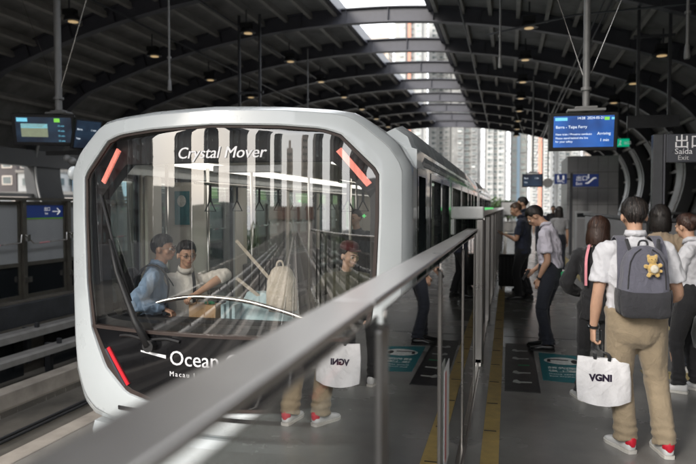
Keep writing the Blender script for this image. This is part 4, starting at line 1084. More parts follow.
def person(name, pos, heading, H, label, lean=0, side_lean=0, hy=0, hp=0, armL=None, armR=None, footL=None, footR=None, hipz=None, top='c_white', sleeve='short', bottom='c_navy2',
           shoe='shoe_w', sole='sole_w', skin='skin', hair='short', haircol='hair', near=1, build=1.0, face=False, seated=False, untuck=.0, group=None, vox=None, baggy=1.0, woman=False, longarm=(.30,.265), hunch=0):
    """pose values are metres in the body's own frame: x right, y forward, z up, scaled by H/1.75"""
    k = H/1.75; h = R(heading)
    Mx = Matrix.Translation((pos[0], pos[1], pos[2] if len(pos) > 2 else 0)) @ Matrix.Rotation(h, 4, 'Z') @ Matrix.Scale(k, 4)
    W = lambda *p: Mx @ V(p)
    rt = empty(name, Mx.translation, label, 'person', group)
    sh = .175*build if woman else .19*build
    X = (Mx.to_3x3() @ V((1,0,0))).normalized(); Y = (Mx.to_3x3() @ V((0,1,0))).normalized(); Z = V((0,0,1))
    hz = hipz or .93; ln = R(lean); sl = R(side_lean)
    def spine(d, off=0):   # point at height d above the hip along the leaning, slightly curved spine
        a = ln*(.5+.7*min(1, d/.5)); return V((sin(sl)*d, sin(a)*d+off, hz+cos(a)*d))
    hip = V((0,0,hz)); P = {}
    chest = spine(.34); shc = spine(.49, -.01); nb = spine(.555, 0+hunch*.3); nk = nb+V((0, .030+hunch, .042))
    # head frame
    yaw, pit = R(hy), R(hp)
    Hm = Matrix.Rotation(yaw, 4, 'Z') @ Matrix.Rotation(-pit, 4, 'X')
    hc = nk+V((0,.0,.015))+(Hm.to_3x3() @ V((0,.018,.095)))
    HT = Matrix.Translation(hc) @ Hm
    SL = V((-sh, 0, 0))+shc+V((0,0,-.03)); SR = V((sh, 0, 0))+shc+V((0,0,-.03))
    def arm(S, spec, s):
        spec = spec or {}
        T = V(spec.get('w', (s*(sh+.05), .04, .80))); hint = spec.get('e', (s*.4, -1, -.1))
        E, T2 = ik(S, T, longarm[0] if s < 0 else .30, longarm[1] if s < 0 else .265, hint); return E, T2, spec
    EL, WL, sL = arm(SL, armL, -1); ER, WR, sR = arm(SR, armR, 1)
    HL = V((-.092, 0, hz-.04)); HR = V((.092, 0, hz-.04))
    fL = V(footL or (-.11, 0, 0)); fR = V(footR or (.11, 0, 0))
    aL = V((fL.x, fL.y, fL.z+.09)) ; aR = V((fR.x, fR.y, fR.z+.09))
    KL, aL = ik(HL, aL, .412, .405, (-.12, 1, 0)); KR, aR = ik(HR, aR, .412, .405, (.12, 1, 0))
    vx = vox or (.0085 if near else .016)
    w = lambda p: Mx @ p
    # ---- body
    b = MB(); g = .93*build
    def R2(a, c): return (a*k, c*k)
    limb(b, [w(hip+V((0,-.01,-.05))), w(spine(.10)), w(spine(.22)), w(chest), w(shc+V((0,0,-.02)))], [R2(.155*g,.10), R2(.135*g,.09), R2(.13*g,.09), R2(.155*g,.105), R2(.14*g,.07)], X)
    limb(b, [w(shc), w(nb), w(nk), w(hc+Hm.to_3x3() @ V((0,-.02,-.05)))], [R2(.07,.06), R2(.06,.055), R2(.052,.055), R2(.05,.055)], X)
    for S, E, T in ((SL, EL, WL), (SR, ER, WR)):
        limb(b, [w(S.lerp(shc, .25)), w(S+(E-S)*.1), w(S.lerp(E, .5)), w(E), w(E.lerp(T, .35)), w(E.lerp(T, .8)), w(T)], [R2(.05,.05), R2(.055,.055), R2(.046,.046), R2(.039,.039), R2(.040,.040), R2(.029,.027), R2(.028,.021)], X)
    for Hh, K, A in ((HL, KL, aL), (HR, KR, aR)):
        limb(b, [w(Hh), w(Hh.lerp(K, .5)), w(K), w(K.lerp(A, .35)), w(A)], [R2(.085,.085), R2(.07,.07), R2(.05,.052), R2(.052,.052), R2(.035,.038)], X)
    hb = lambda x, y, z: w((HT @ V((x, y, z)).to_4d()).to_3d() if False else HT @ V((x, y, z)))
    HR3 = (Mx.to_3x3() @ Hm.to_3x3()).normalized()
    def ell(c, r, T=None): b.ball(hb(*c), tuple(a*k for a in r), 20, 14, T=(HR3 if T is None else HR3 @ T))
    ell((0,-.012,.022), (.076,.094,.092)); ell((0,.028,-.030), (.058,.058,.075)); ell((0,.048,-.078), (.034,.036,.028)); ell((0,.066,-.025), (.045,.026,.045))
    ell((0,.088,.016), (.040,.012,.012)); ell((0,.094,-.018), (.012,.018,.022)); ell((0,.100,-.030), (.016,.013,.010)); ell((0,.088,-.052), (.024,.010,.006)); ell((0,.086,-.062), (.021,.011,.007))
    for s in (-1, 1):
        ell((s*.080,-.008,-.012), (.010,.018,.030)); ell((s*.045,.055,-.025), (.022,.022,.025))
    # hands
    ex = MB()
    def hand(T, E, spec, s):
        d = (T-E).normalized(); d = V(spec.get('d', d)).normalized(); pn = V(spec.get('n', (-s, 0, 0))); pn = (pn-d*pn.dot(d)).normalized()   # palm normal
        a = pn.cross(d)*(-s); # towards thumb
        if spec.get('flip'): a = -a
        cw = spec.get('curl', .5)
        c0 = T+d*.02; c1 = T+d*.095
        limb(b, [w(T-d*.01), w(T+d*.03), w(T+d*.085)], [R2(.026,.018), R2(.036,.016), R2(.040,.014)], Mx.to_3x3() @ a, 12, 3)
        for i, (o, L) in enumerate(((.030,.070),(.010,.080),(-.010,.075),(-.029,.058))):
            p = T+d*.082+a*o; pts = [p]; ang = 0; rr = [.0088*k]
            for seg, fr in ((0,.45),(1,.32),(2,.23)):
                ang += cw*(.75+.1*i) if seg else cw*.7
                p = p+(d*cos(ang)+pn*sin(ang))*L*fr; pts.append(p); rr.append((.0084,.0078,.0066)[seg]*k)
            ex.tube([w(q) for q in pts], rr, 7)
            ex.ball(w(pts[-1]), .0066*k, 7, 5)
        p = T+d*.02+a*.025; q = p+(d*.6+a*.6+pn*.35).normalized()*.04; r_ = q+(d*.8+a*.1+pn*.6*cw).normalized()*.03
        ex.tube([w(p), w(q), w(r_)], [.013*k, .010*k, .0075*k], 8); ex.ball(w(r_), .0075*k, 7, 5)
    hand(WL, EL, sL, -1); hand(WR, ER, sR, 1)
    bo = remesh(b, vx*.85 if near else vx, 2, skin, 'body', rt, extra=ex)
    # ---- clothes
    sd = random.Random(int(pos[0]*100+pos[1]*10)).random()*50
    Mi = Mx.inverted()
    bends = [(w(EL), .10), (w(ER), .10)]
    def fold_top(co, n):
        q = Mi @ co
        f1 = noise.noise(V((co.x*9+sd, co.y*9, co.z*4)))*.011
        u = noise.noise(V((co.x*16, co.y*16+sd, co.z*11+co.x*8))); f2 = (1-abs(u)*2.4)*.009
        a_ = max(0, 1-abs(q.z-hz-.10)/.22); f3 = noise.noise(V((co.x*7+sd, co.y*7, co.z*26+q.x*8)))*.014*a_
        return (f1+f2+f3)*(1 if near else .6)
    def fold_bot(co, n):
        q = Mi @ co
        f1 = noise.noise(V((co.x*14+sd, co.y*14, co.z*2.5)))*.015
        f3 = 0
        if q.z < .30: f3 = sin(q.z*95+3*noise.noise(co*9))*.009*(1-q.z/.30)
        a_ = max(0, 1-abs(q.z-.50)/.15); f4 = noise.noise(V((co.x*8+sd, co.y*8, co.z*34)))*.008*a_
        a2 = max(0, 1-abs(q.z-hz+.08)/.12); f5 = noise.noise(V((co.x*20+sd, co.y*20, co.z*18+q.x*20)))*.003*a2
        return (f1+f3+f4+f5)*(1 if near else .6)
    t = MB(); hem = untuck; B = build*baggy; Bs = 1+(baggy-1)*.5; tuck = not untuck
    bl = spine(.0)+V((0,0,-.06-hem if untuck else .03))
    wst = .150 if not woman else .130
    limb(t, [w(bl), w(spine(.07)), w(spine(.18)), w(spine(.32)), w(shc+V((0,0,-.04))), w(nb+V((0,-.005,-.01)))],
         [R2(.178*B,.130*B) if untuck else R2(.145*build,.105*build), R2((wst+.012)*B,.122*B), R2(wst*B*1.03,.120*B), R2(.172*B,.128*B), R2(.170*build,.092), R2(.070,.066)], X, 20, f0=bool(untuck))
    for S, E, T in ((SL, EL, WL), (SR, ER, WR)):
        o_ = (S-shc).normalized()
        if sleeve != 'short': t.ball(w(E), .057*k*Bs, 14, 10)
        if sleeve == 'elbow': limb(t, [w(E), w(E.lerp(T, .12)), w(E.lerp(T, .24))], [R2(.054,.054)]*3, X, f1=True)
        if sleeve == 'short':
            e_ = S.lerp(E, .72); dd = (E-S).normalized()
            limb(t, [w(S.lerp(shc, .45)), w(S), w(S.lerp(E, .35)), w(e_)], [R2(.062,.062), R2(.062*Bs,.062), R2(.062*Bs,.063*Bs), R2(.070*Bs,.072*Bs)], X, f1=True)
        elif sleeve == 'elbow':
            limb(t, [w(S.lerp(shc, .45)), w(S), w(S.lerp(E, .5)), w(S.lerp(E, .98))], [R2(.060,.060), R2(.062*Bs,.062), R2(.060*Bs,.060*Bs), R2(.062*Bs,.062*Bs)], X, f1=True)
        else:
            limb(t, [w(S.lerp(shc, .45)), w(S), w(S.lerp(E, .5)), w(E), w(E.lerp(T, .5)), w(E.lerp(T, .94))], [R2(.064,.064), R2(.066*Bs,.066), R2(.062*Bs,.062*Bs), R2(.058,.058), R2(.050,.050), R2(.040,.038)], X, f1=True)
    tp = remesh(t, vx*1.15, 2, top, 'shirt' if not woman else 'top', rt, fold_top)
    # collar
    if top in ('c_white','c_lilac','c_navy','c_blue','c_offw'):
        c = MB(); n = 24; rows = []
        for i in range(n+1):
            a = 2*pi*i/n+pi/2; cx_, cy_ = cos(a), sin(a)
            base = nb+V((0,.0,.0)); fr = max(0, cy_)
            up = V((0, .35, 1)).normalized()
            p0 = base+V((cx_*.066, cy_*.064+.01, .02-.035*fr)); p1 = base+V((cx_*.060, cy_*.058+.016, .052-.035*fr)); p2 = base+V((cx_*.080, cy_*.078+.010, .012-.045*fr))
            rows.append([w(p0), w(p1), w(p1+V((cx_*.005, cy_*.005, .002))), w(p2)])
        c.loft(rows, caps=False).build('collar', top, rt, smooth=True)
    # trousers
    t = MB()
    limb(t, [w(spine(.10)), w(spine(.06)), w(hip), w(hip+V((0,0,-.09)))], [R2((wst+.026)*build,.128*build), R2((wst+.030)*B,.132*B), R2(.172*B,.128*B), R2(.162*B,.124*B)] if tuck else [R2(.14*build,.10), R2(.148*build,.108), R2(.160*B,.118*B), R2(.158*B,.120*B)], X, 20)
    for Hh, K, A, f in ((HL, KL, aL, fL), (HR, KR, aR, fR)):
        e_ = A+V((0,-.005,-.005))
        limb(t, [w(Hh+V((0,0,.02))), w(Hh.lerp(K, .45)), w(K+V((0,-.01,0))), w(K.lerp(A, .45)+V((0,-.012,0))), w(e_)], [R2(.094*B,.10*B), R2(.084*B,.086*B), R2(.068*B,.070*B), R2(.063*B,.068*B), R2(.066*B,.074*B)], X, 18, f1=True)
    if top != bottom or True: remesh(t, vx*1.15, 2, bottom, 'trousers', rt, fold_bot)
    # belt
    # shoes
    for f, K, A, s in ((fL, KL, aL, -1), (fR, KR, aR, 1)):
        fa = R((f[3] if len(f) > 3 else 8)) if False else R(9)*s*-1
        spec = (footL if s < 0 else footR); tw = R(spec[3]) if spec and len(spec) > 3 else -R(9)*s
        Ft = Matrix.Translation(V((f.x, f.y, f.z))) @ Matrix.Rotation(tw, 4, 'Z')
        def sect(y, wd, z0, zt, n=16, sq=.6):
            r_ = []
            for i in range(n):
                a = 2*pi*i/n; x = math.copysign(abs(cos(a))**sq, cos(a))*wd; z = (z0+zt)/2+math.copysign(abs(sin(a))**(.75), sin(a))*(zt-z0)/2
                r_.append(w(Ft @ V((x, y, z))))
            return r_
        hi = .105 if shoe != 'shoe_b' else .085
        up_ = [sect(-.078,.018,.03,.07), sect(-.072,.030,.02,hi-.01), sect(-.04,.037,.015,hi), sect(.0,.039,.015,hi-.005), sect(.05,.040,.015,.082), sect(.10,.045,.013,.064), sect(.15,.046,.012,.052), sect(.185,.036,.014,.044), sect(.205,.016,.018,.034)]
        so = MB().loft(up_).build('shoe', shoe, rt, smooth=True)
        sl_ = [[w(Ft @ V((x, y, z))) for x, z in ((-wd,0),(wd,0),(wd+.002,.022),(-wd-.002,.022))] for y, wd in ((-.084,.018),(-.078,.032),(-.04,.041),(.03,.040),(.10,.047),(.15,.049),(.19,.038),(.212,.016))]
        MB().loft(sl_).build('sole', sole, so, smooth=True, auto=40)
        if shoe == 'shoe_w':
            lc = MB()
            for q in range(4): lc.tube([w(Ft @ V((-.022, .03+.02*q, .088-.009*q))), w(Ft @ V((0, .035+.02*q, .094-.009*q))), w(Ft @ V((.022, .03+.02*q, .088-.009*q)))], .003*k, 5)
            lc.build('laces', shoe, so)
        P['foot%d' % s] = (so, Ft)
    # ---- hair
    hm = MB()
    cfg = {'short': (66, 96, 138, .013, 0), 'buzz': (60, 88, 128, .006, 0), 'bob': (64, 96, 98, .024, .155), 'long': (64, 96, 98, .022, .24), 'bun': (64, 100, 136, .014, 0)}[hair]
    nu, nv = 88, 18
    def lim(a):   # a: 0 front
        f0, s0, b0 = cfg[:3]; az = math.degrees(math.acos(max(-1, min(1, cos(a)))))
        ss = lambda e0, e1: (lambda q: q*q*(3-2*q))(max(0, min(1, (az-e0)/(e1-e0))))
        return R(f0+(s0-f0)*ss(48, 80)+(b0-s0)*ss(98, 138)-5*(1-ss(0, 20))*0+3.5*noise.noise(V((sin(a)*6, cos(a)*6, sd))))
    rx, ry, rz = .076, .096, .094
    rh = random.Random(int(pos[0]*50+pos[1]*9))
    def hp_(a, t, ex_=0):
        pol = lim(a)*t; th = cfg[3]*(1-.9*max(0, t-.55)/.45 if cfg[4] == 0 else 1)+.003*noise.noise(V((a*3, t*6, sd)))+(.0045*noise.noise(V((sin(a)*11, cos(a)*11, t*2+sd)))+.003*noise.noise(V((sin(a)*26, cos(a)*26, t*3+sd))))*min(1, t*2.5)+ex_
        d = V((sin(a)*sin(pol), cos(a)*sin(pol), cos(pol)))
        return V((d.x*(rx+th), d.y*(ry+th)-.012, d.z*(rz+th)+.022))
    rows = []
    for j in range(nv+1): rows.append([hp_(2*pi*i/nu, max(.01, j/nv)) for i in range(nu)])
    if cfg[4]:
        last = rows[-1]
        # hang down at sides and back
        ext = []
        for st in range(1, 6):
            row = []
            for i in range(nu):
                a = 2*pi*i/nu; fr = max(0, cos(a)); hang = max(0, min(1, (0.42-cos(a))/.3))
                p = last[i]; u = st/5; kk = 1+hang*(.13*sin(pi*.62*u)-.10*u**3)+.02*noise.noise(V((a*7, st*.5, sd)))*hang
                kk *= (1-.12*u) if cos(a) < -.5 else 1
                q = V((p.x*kk, (p.y+.012)*kk-.012, p.z-cfg[4]*hang*u-.016*noise.noise(V((a*9, 1, sd)))*hang*u))
                row.append(q)
            ext.append(row)
        rows += ext
    hm.loft([[w(HT @ p) for p in r] for r in rows], caps=False)
    inner = [[w(HT @ V((p.x*.90, (p.y+.012)*.90-.012, (p.z-.022)*.93+.022))) for p in r] for r in reversed(rows)]
    hm.loft([[w(HT @ p) for p in rows[-1]]]+inner, caps=False)
    ho = hm.build('hair', haircol, rt, smooth=True)
    if near:   # hair locks lying over the cap
        lk = MB(); NL = 2200
        for q in range(NL):
            a = rh.random()*2*pi; t0 = rh.random()*.75; ln_ = .25+rh.random()*.2; pts = []; lf = .001+.010*rh.random()**2.5
            a1 = a+rh.uniform(-.22, .22)
            for st in range(5):
                tt = t0+ln_*st/4; aa = a+(a1-a)*st/4
                if tt <= 1: p = hp_(aa, tt, lf*(.35+.65*sin(st*.8)))
                else:
                    if not cfg[4]: p = hp_(aa, 1, .002)+V((0,0,-(tt-1)*.07))
                    else: p = hp_(aa, 1, .004)+V((0,0,-(tt-1)*cfg[4]*(1 if cos(aa) < .5 else 0)))
                pts.append(p)
            wd = .0014+.0020*rh.random()
            tn = V((cos(a), -sin(a), 0)); vs = []
            for i_, p in enumerate(pts):
                ww = wd*(1-(i_/4)**2*.8); vs += [w(HT @ (p-tn*ww)), w(HT @ (p+tn*ww))]
            lk.add(vs, [(2*i_, 2*i_+1, 2*i_+3, 2*i_+2) for i_ in range(4)], mi=rh.choice((0,0,1)))
        if cfg[4]:
            for q in range(1500):
                a = rh.uniform(.62, 2*pi-.62)
                if cos(a) > .5: continue
                s0_ = rh.random()*.6; vs = []; tn = V((cos(a), -sin(a), 0)); wd = .0022
                for i_ in range(5):
                    f_ = (s0_+.42*i_/4)*5; f_ = min(f_, 4.99); r0 = rows[nv+int(f_)][int(a/(2*pi)*nu) % nu]; r1 = rows[min(nv+int(f_)+1, nv+5)][int(a/(2*pi)*nu) % nu]
                    p = r0.lerp(r1, f_-int(f_)); p = V((p.x*1.03, p.y*1.03, p.z-(.006*rh.random() if i_ == 4 else 0))); ww = wd*(1-(i_/4)**2*.8)
                    vs += [w(HT @ (p-tn*ww)), w(HT @ (p+tn*ww))]
                lk.add(vs, [(2*i_, 2*i_+1, 2*i_+3, 2*i_+2) for i_ in range(4)], mi=rh.choice((0,0,1)))
        lo = lk.build('hair_locks', [haircol, haircol+'_hi'], ho, recalc=False); lo['kind'] = 'stuff'
    # ---- face
    if face:
        for s in (-1, 1):
            eo = MB().ball(hb(s*.031, .079, .0), .0125*k, 12, 8).build('eye', 'eyew', rt, smooth=True)
            MB().ball(hb(s*.031, .0895, -.001), .0055*k, 10, 6).build('iris', 'iris', eo, smooth=True)
            MB().tube([hb(s*.017,.092,.001), hb(s*.031,.094,.007), hb(s*.046,.086,.001)], .0022*k, 6).build('eyelid', skin, rt, smooth=True)
            MB().tube([hb(s*.014,.096,.020), hb(s*.032,.097,.026), hb(s*.052,.084,.020)], [.0035*k,.0035*k,.0015*k], 6).build('eyebrow', haircol, rt, smooth=True)
        MB().tube([hb(-.023,.090,-.057), hb(0,.100,-.056), hb(.023,.090,-.057)], [.002*k,.0045*k,.002*k], 8).build('lips', 'lip', rt, smooth=True)
        if face == 'glasses' or face == 'rimless':
            gm = MB(); 
            for s in (-1, 1):
                gm.tube([hb(s*.033+.022*cos(a), .108, .0+.016*sin(a)) for a in [i*pi/8 for i in range(17)]], .0013*k, 5)
                gm.tube([hb(s*.055,.106,.004), hb(s*.076,.06,.006), hb(s*.082,-.005,.0)], .0014*k, 5)
            gm.tube([hb(-.011,.109,.003), hb(.011,.109,.003)], .0014*k, 5)
            go = gm.build('glasses', 'metal' if face == 'rimless' else 'matblack', rt)
            for s in (-1, 1): MB().tube([hb(s*.033,.1075,.0), hb(s*.033,.1085,.0)], .021*k, 16).build('lens', 'lens_glass', go)
    P.update(dict(root=rt, w=w, Mx=Mx, HT=HT, hb=hb, SL=SL, SR=SR, EL=EL, ER=ER, WL=WL, WR=WR, shc=shc, nb=nb, hz=hz, spine=spine, X=X, Y=Y, k=k, KL=KL, KR=KR, chest=chest))
    return P

def watch(P, s, mat='matblack'):
    T = P['WL'] if s < 0 else P['WR']; E = P['EL'] if s < 0 else P['ER']; d = (T-E).normalized(); c = T-d*.02
    o = MB().tube([P['w'](c-d*.008), P['w'](c+d*.008)], .034*P['k'], 18).build('watch', mat, P['root'], smooth=True, auto=40)
    n = V((s*1, -.4, 0)); n = (n-d*n.dot(d)).normalized()
    MB().ball(P['w'](c+n*.034), .016, 10, 6).build('watch_face', 'darkglass', o, smooth=True)
def strap_over(P, s, y_front, mat, z_back=.1, wd=.03, parent=None, name='strap', down=.30, xo=.105):
    """backpack strap: from the back over the shoulder down the front"""
    shc = P['shc']; pts = []
    for y, z in ((-.15,-.30),(-.165,-.16),(-.145,-.04),(-.09,.045),(-.01,.075),(.07,.045),(.125,-.04),(.135,-.16),(.10,-.28),(.0,-.34)):
        pts.append(shc+V((s*(xo+(.01 if z > 0 else .02)), y, z)))
    pts = cat(pts, 3); m = MB(); rg = []
    for i, p in enumerate(pts):
        t = (pts[min(i+1, len(pts)-1)]-pts[max(0, i-1)]).normalized(); n = V((1,0,0)).cross(t).normalized()
        rg.append([P['w'](p+V((a*wd,0,0))+n*b_) for a, b_ in ((-1,-.006),(1,-.006),(1,.006),(-1,.006))])
    return m.loft(rg).build(name, mat, parent, smooth=True, auto=50)
# 1. man with the grey backpack and tote, seen from behind
A = person('person', (.86, 4.73), 4, 1.755, 'man in white shirt and khaki trousers, seen from behind with grey backpack and tote',
    armL={'w': (-.262, .075, .835), 'e': (-.5, -1, .1), 'd': (.02, .02, -1), 'n': (1, .2, 0), 'curl': 1.05}, armR={'w': (.20, .26, .98), 'e': (.6, -1, -.2), 'curl': .7},
    footL=(-.045, .03, 0, 24), footR=(.20, -.02, 0, 4), top='c_white', bottom='c_khaki', baggy=1.15, build=1.02, hp=8, hy=-3, untuck=.0, lean=3, face=False)
watch(A, -1)
for s in (-1, 1):
    so, Ft = A['foot%d' % s]
    rg = []
    MB().loft([[A['w'](Ft @ V((wd*cos(a), -.050-.038*abs(sin(a)), z))) for a in [pi+i*pi/8 for i in range(9)]] + [A['w'](Ft @ V((wd*.8*cos(a), -.05, z))) for a in [2*pi-i*pi/8 for i in range(9)]] for z, wd in ((.048,.020),(.066,.040),(.098,.040),(.110,.018))]).build('heel_tab', 'tab', so, smooth=True, auto=60)
# trouser seam, back pockets
def backpack(P, label, w0=.145, dep=.085, z0=-.44, z1=.02, mat='c_bpack', mat2='c_bpack2', charm=True):
    shc = P['shc']; w = P['w']; t = empty('backpack', w(shc+V((0,-.2,z0))), label, 'backpack')
    def sq(z, a, b, yc, e=.42, n=32):
        return [w(shc+V((math.copysign(abs(cos(q))**e, cos(q))*a, yc+math.copysign(abs(sin(q))**(e*1.3), sin(q))*b, z))) for q in [2*pi*i/n for i in range(n)]]
    H_ = z1-z0
    lev = [(0,.55,.6),(.015,.90,.86),(.06,1.03,1.05),(.2,1.05,1.1),(.36,1.03,1.06),(.5,1.0,1.0),(.7,.95,.95),(.85,.84,.82),(.93,.70,.66),(.98,.48,.45),(1,.2,.25)]
    rg = [sq(z0+H_*f_, w0*a, dep*b, -.195-.0*f_) for f_, a, b in lev]
    fold = lambda c, n: noise.noise(c*11)*.006+(1-abs(noise.noise(V((c.x*18, c.y*18, c.z*5))))*2)*.004
    up = MB().loft(rg); o = remesh(up, .009, 1, mat, 'main_bag', t, fold)
    # lower dark pocket
    rg = [sq(z0-.004+H_*f_, w0*a*1.02, dep*.52*b, -.195-dep*.62) for f_, a, b in ((0,.7,.7),(.02,.96,.95),(.08,1.04,1.1),(.2,1.05,1.18),(.30,1.04,1.12),(.37,1.01,.8),(.385,.98,.5))]
    remesh(MB().loft(rg), .009, 1, mat2, 'lower_pocket', t, fold)
    # front panel zip lines
    for s in (-1, 1):
        MB().tube([w(shc+V((s*w0*a, -.195-dep*b, z0+H_*f_))) for a, b, f_ in ((.80,.98,.40),(.77,.95,.6),(.70,.88,.78),(.50,.76,.90),(.22,.60,.965))], .0045, 6).build('zip', mat2, t)
        MB().tube([w(shc+V((s*.085, -.205, z1-.045))), w(shc+V((s*.10, -.15, z1+.04)))], .012, 8).build('strap_anchor', mat2, t)
        MB().loft([sq(z0+H_*f_, .022*a, dep*.75*a, -.19) for f_, a in ((.02,.8),(.1,1),(.3,1.05),(.36,1))]).build('side_pocket', mat2, t, smooth=True) if False else None
        side = MB().loft([[w(shc+V((s*(w0*1.02+.012*a*(1+cos(q))/2), -.19+dep*.8*sin(q)*1, z0+H_*f_))) for q in [2*pi*i/12 for i in range(12)]] for f_, a in ((.03,.8),(.15,2.0),(.3,2.2),(.38,1.6))])
        side.build('side_pocket', mat2, t, smooth=True)
        strap_over(P, s, 0, mat, parent=t, wd=.032)
    MB().tube(cat([w(shc+V((-.03,-.165,z1-.01))), w(shc+V((-.02,-.17,z1+.03))), w(shc+V((.02,-.17,z1+.03))), w(shc+V((.03,-.165,z1-.01)))], 4), .007, 8).build('top_handle', mat2, t, smooth=True)
    MB().box(-.001,.001,-.001,.001,-.001,.001)
    if charm:
        c = empty('plush_charm', w(shc+V((.035,-.30,-.17))), 'yellow plush animal charm hanging on the grey backpack', 'plush charm')
        q = lambda x, z, y=-.315: w(shc+V((.03+x, y+.012, -.075+z)))
        b = MB(); b.ball(q(0,-.045), (.036,.030,.040), 16, 10).ball(q(-.008,.012), (.031,.027,.028), 16, 10)
        for x, z, r_ in ((-.032,.035,.012),(.014,.038,.012),(-.045,-.030,.015),(.042,-.022,.015),(-.026,-.088,.016),(.026,-.086,.016),(.046,-.060,.012)): b.ball(q(x,z), (r_,r_,r_), 10, 7)
        remesh(b, .005, 1, 'plush', 'plush_body', c, lambda c_, n: noise.noise(c_*90)*.003)
        MB().ball(q(0,-.045,-.338), (.025,.012,.027), 14, 8).build('belly', 'plushw', c, smooth=True)
        for x in (-.018, .004): MB().ball(q(x,.016,-.341), .0032, 8, 6).build('eye', 'iris', c)
        MB().tube([q(-.005,.035,-.31), q(-.006,.075,-.292), q(.0,.085,-.285)], .002, 6).build('keyring', 'metal', c)
    return t
backpack(A, 'grey backpack with dark lower pocket worn by the man in khaki trousers')
# tote bag
w = A['w']; hl = A['WL']+V((.01,.02,-.095))
HP = w(hl)
tb_ = empty('tote_bag', (HP.x, HP.y, .33), 'white tote bag with dark print and black handles, held beside the khaki trousers', 'tote bag')
cx0, cy0 = HP.x+.045, HP.y-.115; zt, zb = .665, .345
def bagpt(u, v, s):   # u -1..1, v 0 bottom..1 top
    wd = .175-.012*v+.01*sin(v*3); th = (.045*(1-v)**.7+.012)*(1-abs(u)**3*.8)+.004
    x = cx0+u*wd+.012*(1-v); y = cy0+s*th+.008*noise.noise(V((u*3, v*4, s)))+.006*sin(u*9+v*4)*v; z = zb+(zt-zb)*v+.012*(abs(u)**2)*(1-v)-.010*(1-abs(u))*(v > .95)-.012*(1-v)*cos(u*2)
    return V((x, y+.05*u*.3, z))
nu_, nv_ = 24, 16; vs = []; fs = []
for s in (-1, 1):
    for j in range(nv_+1):
        for i in range(nu_+1): vs.append(bagpt(2*i/nu_-1, j/nv_, s))
st_ = (nu_+1)*(nv_+1)
for s in (0, 1):
    for j in range(nv_):
        for i in range(nu_): a = s*st_+j*(nu_+1)+i; fs.append((a, a+1, a+nu_+2, a+nu_+1))
for j in range(nv_):
    for i in (0, nu_): a = j*(nu_+1)+i; fs.append((a, a+nu_+1, a+nu_+1+st_, a+st_))
for i in range(nu_): fs.append((i, i+1, i+1+st_, i+st_))
MB().add(vs, fs).build('bag_body', 'tote', tb_, smooth=True, auto=60)
for s in (-1, 1):
    pts = cat([(cx0-.055, cy0+s*.018, zt-.03), (cx0-.05, cy0+s*.018, zt+.02), (HP.x-.012, HP.y-.03+s*.010, HP.z-.05), (HP.x, HP.y+s*.006, HP.z+.0), (HP.x+.014, HP.y-.03+s*.010, HP.z-.05), (cx0+.035, cy0+s*.018, zt+.02), (cx0+.04, cy0+s*.018, zt-.03)], 4)
    MB().loft([[p+V((a, b, 0)) for a, b in ((-.011,-.002),(.011,-.002),(.011,.002),(-.011,.002))] for p in pts]).build('handle', 'c_black', tb_)
def on_bag(p):
    u = (p.x-cx0)/.17; v = (p.z-zb)/(zt-zb); q = bagpt(u, v, -1); return V((p.x, q.y-.003, p.z))
text('VGNI', .062, TXT((cx0-.09, 0, .505), (1,0,0), (0,0,1)), 'print', tb_, bold=.0035, warp=on_bag, ext=.0004)
text('瑞', .0005, TXT((cx0, 0, .4), (1,0,0), (0,0,1)), 'print', tb_, warp=on_bag) if False else None
# phone in the same hand side pocket
ph = empty('phone', w(A['WL']+V((.06,.0,-.05))), 'dark phone held against the khaki trousers by the same hand as the tote', 'phone')
MB().cbox(w(A['WL']+V((.055,.02,-.075))), (.012,.07,.14)).build('phone_body', 'darkglass', ph, bevel=.004)

# 2. bob haired woman in black cardigan
B = person('person', (.76, 5.95), -14, 1.60, 'woman with brown bobbed hair and black cardigan standing left of the man with the backpack', woman=True, hair='bob', haircol='hairb',
    top='c_black', sleeve='long', bottom='c_black', untuck=.08, skin='skin3', build=.98, armL={'w': (-.16, .16, .98), 'e': (-.8, -1, -.1), 'curl': .8}, armR={'w': (.10,.22,1.0), 'e': (.8,-1,-.1)},
    hy=-8, hp=12, footL=(-.12, -.05, 0, 30), footR=(.12, .02, 0), baggy=.98)
strap_over(B, -1, 0, 'c_pink', parent=B['root'], wd=.012, name='pink_strap', xo=.055); strap_over(B, 1, 0, 'c_pink', parent=B['root'], wd=.012, name='pink_strap', xo=.055)
# 3. dark bobbed woman in beige top
C_ = person('person', (1.50, 7.05), -5, 1.70, 'dark bobbed woman in beige top beyond the right shoulder of the backpack man', woman=True, hair='bob', haircol='hair', untuck=.04, top='c_beige', sleeve='elbow', bottom='c_navy2',
    skin='skin3', hy=4, hp=3, footL=(-.06, .10, 0, 10), footR=(.28, .12, 0, -70), armR={'w': (.16,.20,1.0), 'e': (.8,-1,-.2)})
